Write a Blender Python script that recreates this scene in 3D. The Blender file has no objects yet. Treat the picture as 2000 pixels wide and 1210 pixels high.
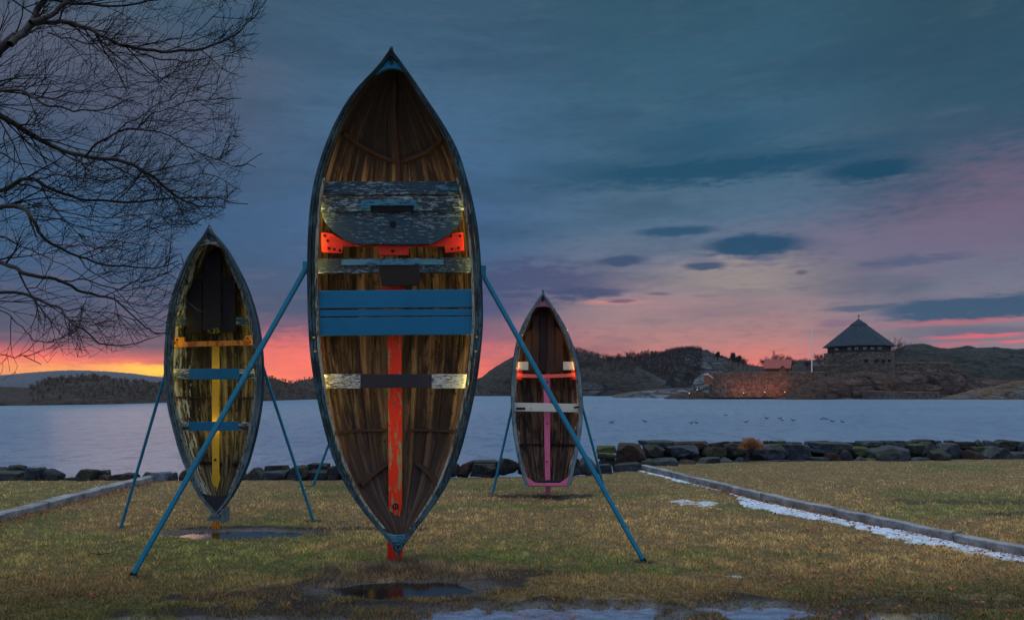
import bpy, math, random
import numpy as np
random.seed(7)
RNG = np.random.default_rng(11)
R = math.radians
SC = bpy.context.scene
COL = SC.collection
F = 2000 * 24.0 / 36.0          # focal length in photo pixels (24 mm lens)
EYE = 1.6
HY = 755.0                      # horizon row
WZ = -1.5                       # water level

# ------------------------------------------------------------------ camera
cam = bpy.data.objects.new("camera", bpy.data.cameras.new("camera"))
COL.objects.link(cam)
cam.location = (0, 0, EYE)
cam.rotation_euler = (R(90), 0, 0)
cam.data.lens = 24
cam.data.sensor_width = 36
cam.data.shift_y = 0.075
cam.data.clip_start = 0.1
cam.data.clip_end = 20000
SC.camera = cam
SC.view_settings.view_transform = 'Standard'
SC.view_settings.look = 'None'
SC.view_settings.exposure = 0.0
SC.view_settings.gamma = 1.0
SC.render.engine = 'CYCLES'
SC.cycles.use_denoising = True
SC.cycles.max_bounces = 6
SC.cycles.diffuse_bounces = 3
SC.cycles.sample_clamp_indirect = 3.0

def lin(c):
    return tuple(((v / 255.) / 12.92 if v <= 10 else (((v / 255.) + .055) / 1.055) ** 2.4) for v in c) + (1.0,)

# ------------------------------------------------------------------ world (dusk sky)
world = bpy.data.worlds.new("World")
SC.world = world
world.use_nodes = True
wt = world.node_tree
wt.nodes.clear()
WN, WL = wt.nodes, wt.links
SUN_AZ = math.atan((285 - 1000) / F)      # the bright gap over the far hill
SUN_EL = R(1.2)

class G:
    """tiny helper to write node maths"""
    def __init__(s, t): s.t = t
    def put(s, sock, v):
        if hasattr(v, 'is_output') or hasattr(v, 'links'): s.t.links.new(v, sock)
        elif v is not None: sock.default_value = v
    def m(s, op, a, b=None, c=None, clamp=False):
        n = s.t.nodes.new('ShaderNodeMath'); n.operation = op; n.use_clamp = clamp
        s.put(n.inputs[0], a)
        if b is not None: s.put(n.inputs[1], b)
        if c is not None: s.put(n.inputs[2], c)
        return n.outputs[0]
    def sm(s, v, a, b, c=0., d=1.):
        n = s.t.nodes.new('ShaderNodeMapRange'); n.interpolation_type = 'SMOOTHSTEP'
        s.put(n.inputs[0], v); n.inputs[1].default_value = a; n.inputs[2].default_value = b
        n.inputs[3].default_value = c; n.inputs[4].default_value = d
        return n.outputs[0]
    def lm(s, v, a, b, c=0., d=1.):
        n = s.t.nodes.new('ShaderNodeMapRange')
        s.put(n.inputs[0], v); n.inputs[1].default_value = a; n.inputs[2].default_value = b
        n.inputs[3].default_value = c; n.inputs[4].default_value = d
        return n.outputs[0]
    def mix(s, f, a, b, mode='MIX'):
        n = s.t.nodes.new('ShaderNodeMix'); n.data_type = 'RGBA'; n.blend_type = mode
        s.put(n.inputs[0], f); s.put(n.inputs[6], a); s.put(n.inputs[7], b)
        return n.outputs[2]
    def comb(s, x, y, z):
        n = s.t.nodes.new('ShaderNodeCombineXYZ')
        s.put(n.inputs[0], x); s.put(n.inputs[1], y); s.put(n.inputs[2], z)
        return n.outputs[0]
    def noise(s, vec, scale, detail=3., rough=.5, dist=0., out=0):
        n = s.t.nodes.new('ShaderNodeTexNoise')
        s.put(n.inputs['Vector'], vec); n.inputs['Scale'].default_value = scale
        n.inputs['Detail'].default_value = detail; n.inputs['Roughness'].default_value = rough
        n.inputs['Distortion'].default_value = dist
        return n.outputs[out]
    def vor(s, vec, scale, feat='F1', out=0, rnd=1.):
        n = s.t.nodes.new('ShaderNodeTexVoronoi'); n.feature = feat
        s.put(n.inputs['Vector'], vec); n.inputs['Scale'].default_value = scale
        n.inputs['Randomness'].default_value = rnd
        return n.outputs[out]
    def mapv(s, vec, scale=(1, 1, 1), loc=(0, 0, 0), rot=(0, 0, 0)):
        n = s.t.nodes.new('ShaderNodeMapping')
        s.put(n.inputs[0], vec); n.inputs[1].default_value = loc; n.inputs[2].default_value = rot
        n.inputs[3].default_value = scale
        return n.outputs[0]
    def ramp(s, f, stops, interp='LINEAR'):
        n = s.t.nodes.new('ShaderNodeValToRGB'); n.color_ramp.interpolation = interp
        e = n.color_ramp.elements
        while len(e) < len(stops): e.new(1.0)
        for i, (p, c) in enumerate(stops):
            e[i].position = p; e[i].color = c if len(c) == 4 else lin(c)
        s.put(n.inputs[0], f)
        return n.outputs[0]
    def coord(s, which='Object'):
        return s.t.nodes.new('ShaderNodeTexCoord').outputs[which]

g = G(wt)
gen = g.coord('Generated')
sep = WN.new('ShaderNodeSeparateXYZ'); WL.new(gen, sep.inputs[0])
az = g.m('ARCTAN2', sep.outputs[0], sep.outputs[1])
el = g.m('ARCSINE', sep.outputs[2])
def azel(px, py):
    a = math.atan((px - 1000) / F)
    return a, math.atan((HY - py) / F * math.cos(a))
streak = g.noise(g.comb(g.m('MULTIPLY', az, 4.0), g.m('MULTIPLY', el, 22.0), 0.3), 1.0, 4., .55)
streak_b = g.noise(g.comb(g.m('MULTIPLY', az, 14.0), g.m('MULTIPLY', el, 90.0), 4.3), 1.0, 4., .55)
st_c = g.m('SUBTRACT', streak, .5)
st_b = g.m('SUBTRACT', streak_b, .5)
rag = g.noise(g.comb(g.m('MULTIPLY', az, 38.0), g.m('MULTIPLY', el, 170.0), 8.1), 1.0, 5., .65)
st_r = g.m('SUBTRACT', rag, .5)
el_w = g.m('ADD', el, g.m('MULTIPLY', st_c, g.sm(el, 0.03, .2, 0.012, .07)))   # warped elevation for soft bands
def sky_ramp(px, rows):
    rows = sorted([(azel(px, y)[1] / .6, c) for y, c in rows], key=lambda t: t[0])
    rows = [(max(0., min(1., p)), c) for p, c in rows]
    return g.ramp(g.m('DIVIDE', el_w, .6), rows)
rl = sky_ramp(200, [(740, (255, 150, 92)), (715, (254, 132, 92)), (700, (246, 110, 96)), (688, (190, 94, 106)), (672, (88, 76, 106)),
                    (630, (52, 76, 112)), (540, (38, 82, 120)), (440, (40, 88, 128)), (330, (56, 86, 118)), (200, (76, 86, 110)), (90, (80, 88, 108)), (0, (68, 90, 112))])
rm = sky_ramp(760, [(740, (255, 112, 84)), (705, (252, 112, 94)), (682, (222, 106, 106)), (655, (145, 94, 116)), (610, (72, 86, 120)),
                    (520, (62, 94, 132)), (400, (64, 100, 140)), (250, (66, 102, 134)), (120, (64, 96, 124)), (0, (58, 90, 114))])
rr = sky_ramp(1350, [(740, (240, 104, 92)), (715, (236, 116, 104)), (697, (220, 124, 114)), (672, (190, 128, 124)), (620, (156, 128, 132)), (560, (134, 124, 134)),
                     (500, (104, 114, 136)), (430, (80, 108, 134)), (330, (66, 100, 124)), (220, (58, 96, 120)), (100, (52, 90, 112)), (0, (50, 86, 106))])
rf = sky_ramp(1900, [(720, (156, 124, 130)), (670, (136, 120, 132)), (620, (124, 120, 136)), (540, (110, 114, 134)), (470, (96, 102, 130)), (380, (88, 96, 122)),
                     (300, (72, 90, 114)), (200, (50, 84, 106)), (100, (46, 80, 100)), (0, (46, 78, 96))])
c = g.mix(g.sm(az, azel(330, 0)[0], azel(700, 0)[0]), rl, rm)
c = g.mix(g.sm(az, azel(900, 0)[0], azel(1250, 0)[0]), c, rr)
c = g.mix(g.sm(az, azel(1480, 0)[0], azel(1850, 0)[0]), c, rf)
# broad, faint mottling
c = g.mix(g.sm(streak, .44, .70, 0., .42), c, lin((44, 74, 100)))
c = g.mix(g.sm(streak_b, .5, .8, 0., .22), c, g.mix(g.sm(el, .10, .24), lin((150, 118, 132)), lin((86, 106, 128))))
c = g.mix(g.sm(rag, .45, .70, 0., .17), c, lin((40, 62, 88)))
def blob(c, px, py, rx, ry, col, amt, soft=.7, wob=.5):
    a0, e0 = azel(px, py)
    ra = rx / F * math.cos(a0) ** 2; re = ry / F * math.cos(a0)
    dx = g.m('DIVIDE', g.m('SUBTRACT', az, a0), ra)
    wob_n = g.m('ADD', g.m('MULTIPLY', st_b, 3.0 * wob), g.m('ADD', g.m('MULTIPLY', st_c, 1.6 * wob), g.m('MULTIPLY', st_r, 2.6 * min(1., soft * wob * 2.2 + .22))))
    dy = g.m('ADD', g.m('DIVIDE', g.m('SUBTRACT', el, e0), re), wob_n)
    r = g.m('SQRT', g.m('ADD', g.m('MULTIPLY', dx, dx), g.m('MULTIPLY', dy, dy)))
    return g.mix(g.sm(r, 1.0 + soft * .5, 1.0 - soft * .75, 0., amt), c, lin(col))
for b in [
    (1970, 400, 210, 95, (130, 96, 120), .42, 1.4, .35), (1720, 470, 260, 60, (128, 108, 132), .4, 1.3, .4),
    (1450, 540, 150, 40, (168, 150, 142), .65, 1.3, .6), (1300, 600, 220, 22, (180, 135, 140), .35, 1.2, .6),
    (290, 724, 95, 12, (255, 226, 60), 1.0, 1.0, .3), (150, 724, 190, 15, (255, 170, 90), .8, 1.3, .3),
    (560, 700, 100, 45, (255, 112, 100), .6, 1.2, .3), (1200, 590, 60, 5, (225, 140, 130), .6, 1., .4),
    (1400, 330, 360, 26, (26, 74, 102), .95, .9, .3), (1700, 333, 110, 20, (14, 68, 96), .95, .8, .3), (1370, 268, 180, 34, (34, 80, 108), .7, 1.2, .6),
    (1120, 325, 110, 12, (40, 84, 112), .6, 1.2, .5), (1650, 130, 320, 40, (40, 74, 98), .4, 1.3, .6),
    (1318, 452, 80, 10, (34, 76, 108), .9, .6, .25), (1470, 478, 102, 20, (26, 72, 104), .95, .55, .25), (1480, 503, 34, 5, (70, 84, 116), .7, .9, .4),
    (1212, 510, 55, 10, (50, 72, 108), .9, .7, .35), (1375, 519, 44, 8, (54, 76, 108), .9, .6, .3), (1566, 531, 13, 4, (84, 84, 112), .8, .7, .3),
    (1030, 550, 190, 36, (66, 76, 114), .85, .8, .9), (1150, 571, 85, 11, (60, 72, 110), .85, .8, .7), (1215, 588, 30, 4, (72, 74, 110), .8, .8, .3), (1285, 573, 24, 3, (92, 84, 114), .7, .8, .3),
    (960, 600, 120, 16, (74, 76, 118), .6, 1., .7), (1790, 507, 110, 9, (80, 90, 120), .8, .7, 1.1), (1700, 516, 26, 5, (86, 88, 116), .7, .8, .6),
    (1380, 577, 32, 3, (124, 104, 126), .6, .9, .4), (1655, 571, 30, 3, (108, 100, 124), .6, .9, .4), (1500, 618, 60, 4, (150, 108, 126), .4, .9, .4),
    (1905, 602, 215, 24, (52, 82, 112), .95, .45, .45), (1680, 601, 75, 6, (70, 88, 114), .8, .8, .6), (1640, 630, 45, 8, (128, 96, 124), .7, 1., .8),
    (1870, 628, 170, 6, (196, 104, 118), .6, 1.0, .5), (1920, 646, 130, 10, (94, 98, 122), .8, .9, .6),
    (1910, 656, 105, 5, (228, 98, 112), .8, .9, .5), (1880, 670, 60, 4, (206, 100, 116), .6, .9, .5), (1980, 667, 34, 4, (232, 100, 118), .8, .8, .4), (1820, 678, 40, 5, (214, 98, 118), .6, 1., .4),
]:
    c = blob(c, *b)
# the sky above and behind the viewer: the brighter open part of the evening sky
side = g.sm(g.m('ABSOLUTE', az), R(48), R(80))
c = g.mix(side, c, (0.50, 0.56, 0.70, 1))
c = g.mix(g.sm(el, .60, 1.0), c, (1.50, 1.68, 2.0, 1))
c = g.mix(g.sm(el, -.12, -.02, 1., 0.), c, (0.05, 0.06, 0.08, 1))
bg = WN.new('ShaderNodeBackground'); WL.new(c, bg.inputs[0]); bg.inputs[1].default_value = 1.0
nish = WN.new('ShaderNodeTexSky'); nish.sky_type = 'NISHITA'; nish.sun_disc = False
nish.sun_elevation = SUN_EL; nish.sun_rotation = SUN_AZ
bg2 = WN.new('ShaderNodeBackground'); WL.new(nish.outputs[0], bg2.inputs[0]); bg2.inputs[1].default_value = 0.004
add = WN.new('ShaderNodeAddShader'); WL.new(bg.outputs[0], add.inputs[0]); WL.new(bg2.outputs[0], add.inputs[1])
wo = WN.new('ShaderNodeOutputWorld'); WL.new(add.outputs[0], wo.inputs[0])

# ------------------------------------------------------------------ sun (already at the horizon, veiled: weak and soft)
sl = bpy.data.lights.new("sun", 'SUN'); sl.energy = 0.08; sl.specular_factor = 0.; sl.angle = R(12); sl.color = (1.0, .55, .35)
so = bpy.data.objects.new("sun", sl); COL.objects.link(so)
so.rotation_euler = (R(90) - R(6), 0, math.pi - SUN_AZ)

# ------------------------------------------------------------------ helpers
BASE = {}
def P(px, py, Y):
    return ((px - 1000) / F * Y, Y, EYE + (HY - py) / F * Y)
def GP(px, py, z=0.):
    Y = (EYE - z) * F / (py - HY)
    return ((px - 1000) / F * Y, Y, z)
def props(o, label=None, cat=None, group=None, kind=None):
    if label: o["label"] = label
    if cat: o["category"] = cat
    if group: o["group"] = group
    if kind: o["kind"] = kind
    return o
def root(name, loc, label, cat, group=None):
    o = bpy.data.objects.new(name, None); COL.objects.link(o)
    o.empty_display_size = .2
    o.location = loc
    BASE[o.name] = np.array(loc, float)
    return props(o, label, cat, group)
def rawmesh(name, V, Fc, mat, parent=None, smooth=False, origin=None, mats=None):
    V = np.asarray(V, float).reshape(-1, 3)
    b = BASE[parent.name] if parent is not None else (np.array(origin, float) if origin is not None else np.zeros(3))
    me = bpy.data.meshes.new(name)
    if isinstance(Fc, np.ndarray):
        k = Fc.shape[1]
        me.vertices.add(len(V)); me.vertices.foreach_set('co', (V - b).ravel().astype(np.float32))
        me.loops.add(Fc.size); me.loops.foreach_set('vertex_index', Fc.ravel().astype(np.int32))
        me.polygons.add(len(Fc))
        me.polygons.foreach_set('loop_start', np.arange(0, Fc.size, k, dtype=np.int32))
        me.polygons.foreach_set('loop_total', np.full(len(Fc), k, dtype=np.int32))
        me.update(calc_edges=True)
    else:
        me.from_pydata([tuple(v) for v in (V - b)], [], Fc)
        me.update()
    if smooth: me.polygons.foreach_set('use_smooth', np.ones(len(me.polygons), bool))
    if mat: me.materials.append(mat)
    o = bpy.data.objects.new(name, me); COL.objects.link(o)
    if parent is not None: o.parent = parent
    elif origin is not None: o.location = origin
    BASE[o.name] = b
    return o
def bevel(o, w=.004, seg=2):
    m = o.modifiers.new('b', 'BEVEL'); m.width = w; m.segments = seg; m.limit_method = 'ANGLE'; m.angle_limit = R(40)
    return o
class MB:
    def __init__(s): s.v = []; s.f = []
    def add(s, V, Fc):
        n = len(s.v); s.v += [tuple(v) for v in V]; s.f += [tuple(i + n for i in f) for f in Fc]
    def hexa(s, c):   # 8 corners: bottom ring 0-3, top ring 4-7
        s.add(c, [(0, 3, 2, 1), (4, 5, 6, 7), (0, 1, 5, 4), (1, 2, 6, 5), (2, 3, 7, 6), (3, 0, 4, 7)])
    def box(s, x0, x1, y0, y1, z0, z1):
        s.hexa([(x0, y0, z0), (x1, y0, z0), (x1, y1, z0), (x0, y1, z0), (x0, y0, z1), (x1, y0, z1), (x1, y1, z1), (x0, y1, z1)])
    def prism(s, ring, d):   # ring of 3D points, extruded by vector d
        n = len(ring)
        r2 = [tuple(a + b for a, b in zip(p, d)) for p in ring]
        s.add(list(ring) + r2, [tuple(range(n)), tuple(range(2 * n - 1, n - 1, -1))] + [(i, i + n, (i + 1) % n + n, (i + 1) % n) for i in range(n)])
    def tube(s, pts, rad, n=8, square=False, cap=True):
        pts = [np.array(p, float) for p in pts]
        rads = rad if hasattr(rad, '__len__') else [rad] * len(pts)
        V = []
        up = np.array([0, 0, 1.])
        prev = None
        for i, p in enumerate(pts):
            t = pts[min(i + 1, len(pts) - 1)] - pts[max(i - 1, 0)]
            t /= (np.linalg.norm(t) + 1e-9)
            if prev is None:
                a = np.cross(t, up)
                if np.linalg.norm(a) < .05: a = np.cross(t, np.array([0, 1., 0]))
            else: a = prev - t * prev.dot(t)
            a /= np.linalg.norm(a); prev = a
            b = np.cross(t, a)
            for k in range(n):
                th = 2 * math.pi * (k + .5) / n
                V.append(p + rads[i] * (math.cos(th) * a + math.sin(th) * b))
        Fc = []
        for i in range(len(pts) - 1):
            for k in range(n):
                Fc.append((i * n + k, i * n + (k + 1) % n, (i + 1) * n + (k + 1) % n, (i + 1) * n + k))
        if cap:
            Fc.append(tuple(range(n - 1, -1, -1))); Fc.append(tuple((len(pts) - 1) * n + k for k in range(n)))
        s.add(V, Fc)
    def build(s, name, mat, parent=None, smooth=False, origin=None):
        return rawmesh(name, np.array(s.v), s.f, mat, parent, smooth, origin)

def hash3(ix, iy, iz, seed=0):
    h = (ix.astype(np.int64) * 374761393 + iy.astype(np.int64) * 668265263 + iz.astype(np.int64) * 2147483647 + seed * 1274126177) & 0xffffffff
    h = ((h ^ (h >> 13)) * 1274126177) & 0xffffffff
    h = (h ^ (h >> 16)) & 0xffffffff
    h = (h * 2246822519) & 0xffffffff
    return ((h ^ (h >> 15)) & 0xffffff) / float(0xffffff)
def vnoise(p, seed=0):
    p = np.asarray(p, float)
    if p.shape[-1] == 2: p = np.concatenate([p, np.zeros(p.shape[:-1] + (1,))], -1)
    i = np.floor(p).astype(np.int64); f = p - i; f = f * f * (3 - 2 * f)
    r = 0
    for dx in (0, 1):
        for dy in (0, 1):
            for dz in (0, 1):
                w = (f[..., 0] if dx else 1 - f[..., 0]) * (f[..., 1] if dy else 1 - f[..., 1]) * (f[..., 2] if dz else 1 - f[..., 2])
                r = r + w * hash3(i[..., 0] + dx, i[..., 1] + dy, i[..., 2] + dz, seed)
    return r * 2 - 1
def fbm(p, o=4, seed=0, gain=.5):
    p = np.asarray(p, float); a = 1.; s = 0; t = 0
    for k in range(o):
        s = s + a * vnoise(p * 2 ** k + 13.7 * k, seed + k); t += a; a *= gain
    return s / t
def sstep(a, b, x):
    t = np.clip((x - a) / (b - a), 0, 1); return t * t * (3 - 2 * t)

# ------------------------------------------------------------------ materials
def mat(name, build=None, color=(.5, .5, .5), rough=.6, spec=.5, metal=0.):
    m = bpy.data.materials.new(name); m.use_nodes = True
    t = m.node_tree; b = t.nodes['Principled BSDF']
    b.inputs['Base Color'].default_value = tuple(color) + ((1.,) if len(color) == 3 else ())
    b.inputs['Roughness'].default_value = rough; b.inputs['Specular IOR Level'].default_value = spec
    b.inputs['Metallic'].default_value = metal
    if build: build(G(t), t, b)
    return m
def bump(q, t, b, h, dist=.01, strength=.6):
    n = t.nodes.new('ShaderNodeBump'); n.inputs['Distance'].default_value = dist; n.inputs['Strength'].default_value = strength
    t.links.new(h, n.inputs['Height']); t.links.new(n.outputs[0], b.inputs['Normal'])
def emit(name, col, s):
    m = bpy.data.materials.new(name); m.use_nodes = True
    b = m.node_tree.nodes['Principled BSDF']
    b.inputs['Base Color'].default_value = (.02, .02, .02, 1)
    b.inputs['Emission Color'].default_value = tuple(col) + (1,); b.inputs['Emission Strength'].default_value = s
    return m

def hull_wood(name, dark, mid, light, red, chip=None, chip_amt=0., seed=0., shade_wear=None, N=7.):
    def f(q, t, b):
        uv = q.coord('UV')
        attr = t.nodes.new('ShaderNodeAttribute'); attr.attribute_name = 'strake'
        sepn = t.nodes.new('ShaderNodeSeparateXYZ'); t.links.new(uv, sepn.inputs[0])
        u, v = sepn.outputs[0], sepn.outputs[1]
        base = q.comb(q.m('ADD', u, seed), v, attr.outputs['Fac'])
        grain = q.noise(q.mapv(base, (26, 1.6, 3.1)), 1.0, 6., .62, .6)
        fine = q.noise(q.mapv(base, (120, 5, 3)), 1.0, 4., .6)
        blot = q.noise(q.mapv(base, (11, 3.2, 5)), 1.0, 6., .66, .6)
        col = q.ramp(grain, [(.32, dark), (.46, mid), (.60, light), (.70, mid), (.85, dark)])
        col = q.mix(q.sm(q.noise(q.mapv(base, (18, 1.5, 9)), 1., 4., .6), .56, .70, 0., .65), col, red)
        col = q.mix(q.sm(blot, .53, .63, 0., .62), col, tuple(min(1, x * 1.3) for x in light[:3]) + (1,))
        col = q.mix(q.sm(blot, .515, .42, 0., .96), col, tuple(x * .7 for x in dark[:3]) + (1,))
        col = q.mix(q.sm(fine, .58, .72, 0., .7), col, light)
        col = q.mix(q.sm(fine, .44, .34, 0., .7), col, dark)
        seam = q.noise(q.mapv(base, (60, .5, 3)), 1.0, 3., .6)
        col = q.mix(q.sm(seam, .36, .30, 0., .9), col, (.006, .004, .004, 1))
        sk = q.m('MULTIPLY', q.m('ABSOLUTE', q.m('SUBTRACT', u, .5)), 2. * N)
        fr = q.m('FRACT', sk)
        wn = q.m('MULTIPLY', q.m('SUBTRACT', q.noise(q.mapv(base, (9, 9, 9)), 1., 4., .6), .5), .16)
        frw = q.m('ADD', fr, wn)
        # second seam inside each strake, open cracks, then nail rows with dark runs
        col = q.mix(q.sm(q.m('ABSOLUTE', q.m('SUBTRACT', frw, .5)), .035, .015, 0., .75), col, (.005, .003, .003, 1))
        col = q.mix(q.sm(q.m('ABSOLUTE', q.m('SUBTRACT', fr, .03)), .07, .02, 0., .9), col, (.004, .003, .003, 1))
        half = q.m('FLOOR', q.m('MULTIPLY', sk, 2.))
        t2 = q.m('FRACT', q.m('MULTIPLY', q.m('SINE', q.m('ADD', q.m('MULTIPLY', half, 12.9), q.m('MULTIPLY', attr.outputs['Fac'], 3.1))), 43.7))
        col = q.mix(q.lm(t2, 0., 1., 0., .75), col, dark)
        col = q.mix(q.m('MULTIPLY', q.sm(t2, .5, 0., 0., .5), q.sm(grain, .4, .6)), col, light)
        nv = q.m('MULTIPLY', q.m('SUBTRACT', q.m('FRACT', q.m('MULTIPLY', v, 11.)), .5), .17)
        nu = q.m('MULTIPLY', q.m('SUBTRACT', fr, .16), .09)
        nr = q.m('SQRT', q.m('ADD', q.m('MULTIPLY', nv, nv), q.m('MULTIPLY', nu, nu)))
        run = q.m('SQRT', q.m('ADD', q.m('MULTIPLY', q.m('MULTIPLY', nv, .16), nv), q.m('MULTIPLY', nu, nu)))
        col = q.mix(q.sm(run, .011, .003, 0., .5), col, (.05, .018, .008, 1))
        col = q.mix(q.sm(nr, .0075, .005, 0., .95), col, (.006, .004, .004, 1))
        if shade_wear:      # shadow inside both ends, with some weathering, painted almost black; edge follows the grain
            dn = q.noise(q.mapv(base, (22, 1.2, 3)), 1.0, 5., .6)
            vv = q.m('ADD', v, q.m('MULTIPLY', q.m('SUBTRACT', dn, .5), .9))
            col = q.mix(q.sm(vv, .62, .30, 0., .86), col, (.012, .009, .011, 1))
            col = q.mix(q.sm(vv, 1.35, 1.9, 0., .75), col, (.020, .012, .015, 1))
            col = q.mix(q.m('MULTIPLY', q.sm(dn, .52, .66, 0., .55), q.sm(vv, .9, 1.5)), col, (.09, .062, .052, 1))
        # rusty nails with run marks
        vn = q.vor(q.mapv(base, (7, 14, 1)), 1.0, 'F1', 0)
        col = q.mix(q.sm(vn, .10, .05, 0., .9), col, (.012, .007, .005, 1))
        if chip:
            pn = q.noise(q.mapv(base, (42, 7, 3)), 1.0, 7., .7, .3)
            edge = q.sm(q.m('ABSOLUTE', q.m('SUBTRACT', u, .5)), .20, .44, .15, -.075)
            col = q.mix(q.sm(q.m('SUBTRACT', pn, edge), .60 - chip_amt, .64 - chip_amt), col, chip)
        t.links.new(col, b.inputs['Base Color'])
        b.inputs['Roughness'].default_value = .72; b.inputs['Specular IOR Level'].default_value = .3
        bump(q, t, b, q.m('ADD', grain, q.m('MULTIPLY', fine, .5)), .012, .7)
    return mat(name, f)
def chipped(name, paint, under, amt=.5, axis='x', paint2=None, scale=1., rough=.6, seed=0.):
    """old paint, partly flaked off along the grain. axis: direction of the grain"""
    sc = {'x': (17, 95, 95), 'z': (95, 95, 12), 'n': (45, 45, 45)}[axis]
    def f(q, t, b):
        o = q.mapv(q.coord('Object'), (1, 1, 1), (seed, seed * .7, 0))
        n1 = q.noise(q.mapv(o, tuple(s * scale for s in sc)), 1., 7., .68, .5)
        n2 = q.noise(q.mapv(o, tuple(s * scale * 4 for s in sc)), 1., 4., .6)
        n3 = q.noise(o, 3.5, 4., .6)
        p = q.m('ADD', q.m('MULTIPLY', n1, .66), q.m('ADD', q.m('MULTIPLY', n3, .26), q.m('MULTIPLY', n2, .10)))
        msk = q.sm(p, amt - .02, amt + .015)
        und = q.mix(q.sm(n2, .4, .65), under, tuple(min(1, x * 2.1) for x in under[:3]) + (1,))
        pc = q.mix(q.sm(n3, .4, .65, 0., .6), paint, paint2 or tuple(x * .72 for x in paint[:3]) + (1,))
        pc = q.mix(q.sm(n2, .5, .7, 0., .35), pc, tuple(x * .55 for x in paint[:3]) + (1,))
        t.links.new(q.mix(msk, und, pc), b.inputs['Base Color'])
        b.inputs['Roughness'].default_value = rough; b.inputs['Specular IOR Level'].default_value = .22
        bump(q, t, b, q.m('ADD', q.m('MULTIPLY', msk, .6), n2), .006, .8)
    return mat(name, f)

NAVY = (.012, .022, .040, 1)
M = {}
M['hull_a'] = hull_wood('hull_brown', (.006, .004, .004, 1), (.044, .025, .018, 1), (.27, .19, .10, 1), (.095, .024, .016, 1), shade_wear=(2.0, 1.62, .55, .0), N=7.)
M['hull_b'] = hull_wood('hull_olive', (.008, .007, .005, 1), (.058, .045, .024, 1), (.26, .215, .11, 1), (.09, .035, .016, 1), (.36, .40, .39, 1), .085, 3., N=9.)
M['hull_c'] = hull_wood('hull_umber', (.008, .005, .005, 1), (.055, .028, .020, 1), (.20, .13, .09, 1), (.15, .045, .02, 1), (.34, .34, .33, 1), .03, 7., N=6.)
M['blue'] = chipped('blue_board', (.003, .120, .255, 1), (.004, .05, .10, 1), .375, 'x', (.002, .100, .22, 1))
M['blue_old'] = chipped('blue_old', (.03, .16, .26, 1), (.01, .02, .03, 1), .47, 'x', (.10, .22, .28, 1))
M['navy_chip'] = chipped('navy_chip', (.012, .030, .055, 1), (.10, .17, .22, 1), .475, 'x', (.010, .05, .09, 1))
M['pale_chip'] = chipped('pale_chip', (.17, .28, .34, 1), (.008, .018, .030, 1), .545, 'x', (.26, .33, .37, 1), seed=2.)
M['white_chip'] = chipped('white_chip', (.42, .45, .44, 1), (.03, .035, .04, 1), .50, 'x', (.26, .34, .38, 1), seed=5.)
M['dark_board'] = chipped('dark_board', (.018, .018, .030, 1), (.05, .035, .03, 1), .40, 'x')
M['dark_floor'] = chipped('dark_floor', (.007, .006, .013, 1), (.05, .042, .06, 1), .36, 'z', (.012, .008, .012, 1))
M['brown_floor'] = chipped('brown_floor', (.030, .018, .016, 1), (.13, .08, .06, 1), .37, 'z', (.05, .03, .022, 1), seed=9.)
M['white_board'] = chipped('white_board', (.52, .54, .50, 1), (.12, .11, .10, 1), .34, 'x', (.40, .44, .44, 1))
M['gun_a'] = chipped('gunwale_teal', (.012, .045, .064, 1), (.006, .010, .014, 1), .50, 'z', (.06, .13, .17, 1), seed=1.)
M['gun_b'] = chipped('gunwale_grey', (.05, .095, .12, 1), (.018, .026, .032, 1), .46, 'z', (.12, .17, .20, 1), seed=4.)
M['gun_c'] = chipped('gunwale_pale', (.10, .16, .20, 1), (.015, .022, .03, 1), .44, 'z', (.20, .26, .30, 1), seed=6.)
M['rub'] = chipped('rub_rail', (.008, .030, .05, 1), (.010, .014, .018, 1), .42, 'z', (.02, .09, .15, 1), seed=8.)
M['inwale'] = chipped('inwale', (.26, .24, .17, 1), (.03, .026, .02, 1), .49, 'z', (.25, .30, .32, 1), seed=12.)
M['inwale_b'] = chipped('inwale_b', (.22, .26, .24, 1), (.03, .03, .02, 1), .50, 'z', seed=14.)
def metal_paint(name, col, wear=(.28, .30, .20, 1), amt=.62, seed=0., rough=.45):
    def f(q, t, b):
        o = q.mapv(q.coord('Object'), (1, 1, 1), (seed, 0, seed))
        n = q.noise(q.mapv(o, (22, 22, 6)), 1., 6., .65, .8)
        n2 = q.noise(o, 60., 3.)
        c_ = q.mix(q.sm(n, amt - .02, amt + .03), col, wear)
        c_ = q.mix(q.sm(n2, .5, .75, 0., .4), c_, tuple(x * .5 for x in col[:3]) + (1,))
        t.links.new(c_, b.inputs['Base Color']); b.inputs['Roughness'].default_value = rough
        b.inputs['Specular IOR Level'].default_value = .22
        bump(q, t, b, q.m('ADD', n, n2), .002, .5)
    return mat(name, f)
M['red'] = metal_paint('red_steel', (.60, .030, .008, 1), (.22, .20, .10, 1), .55)
M['red_plain'] = metal_paint('red_steel_plain', (.50, .020, .007, 1), (.50, .13, .02, 1), .62)
M['yellow'] = metal_paint('yellow_steel', (.62, .36, .03, 1), (.35, .16, .02, 1), .68)
M['orange'] = metal_paint('rusty_yellow_steel', (.50, .19, .025, 1), (.25, .07, .015, 1), .52)
M['pink'] = metal_paint('pink_steel', (.56, .13, .27, 1), (.32, .08, .14, 1), .66)
M['red_c'] = metal_paint('salmon_steel', (.75, .12, .10, 1), (.5, .08, .05, 1), .66)
M['mauve'] = chipped('mauve_paint', (.26, .13, .22, 1), (.04, .03, .04, 1), .38, 'n')
M['strut'] = metal_paint('strut_blue', (.012, .17, .30, 1), (.03, .22, .34, 1), .60, rough=.4)
M['black_iron'] = mat('black_iron', None, (.006, .006, .008), .8, .15)
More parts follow.
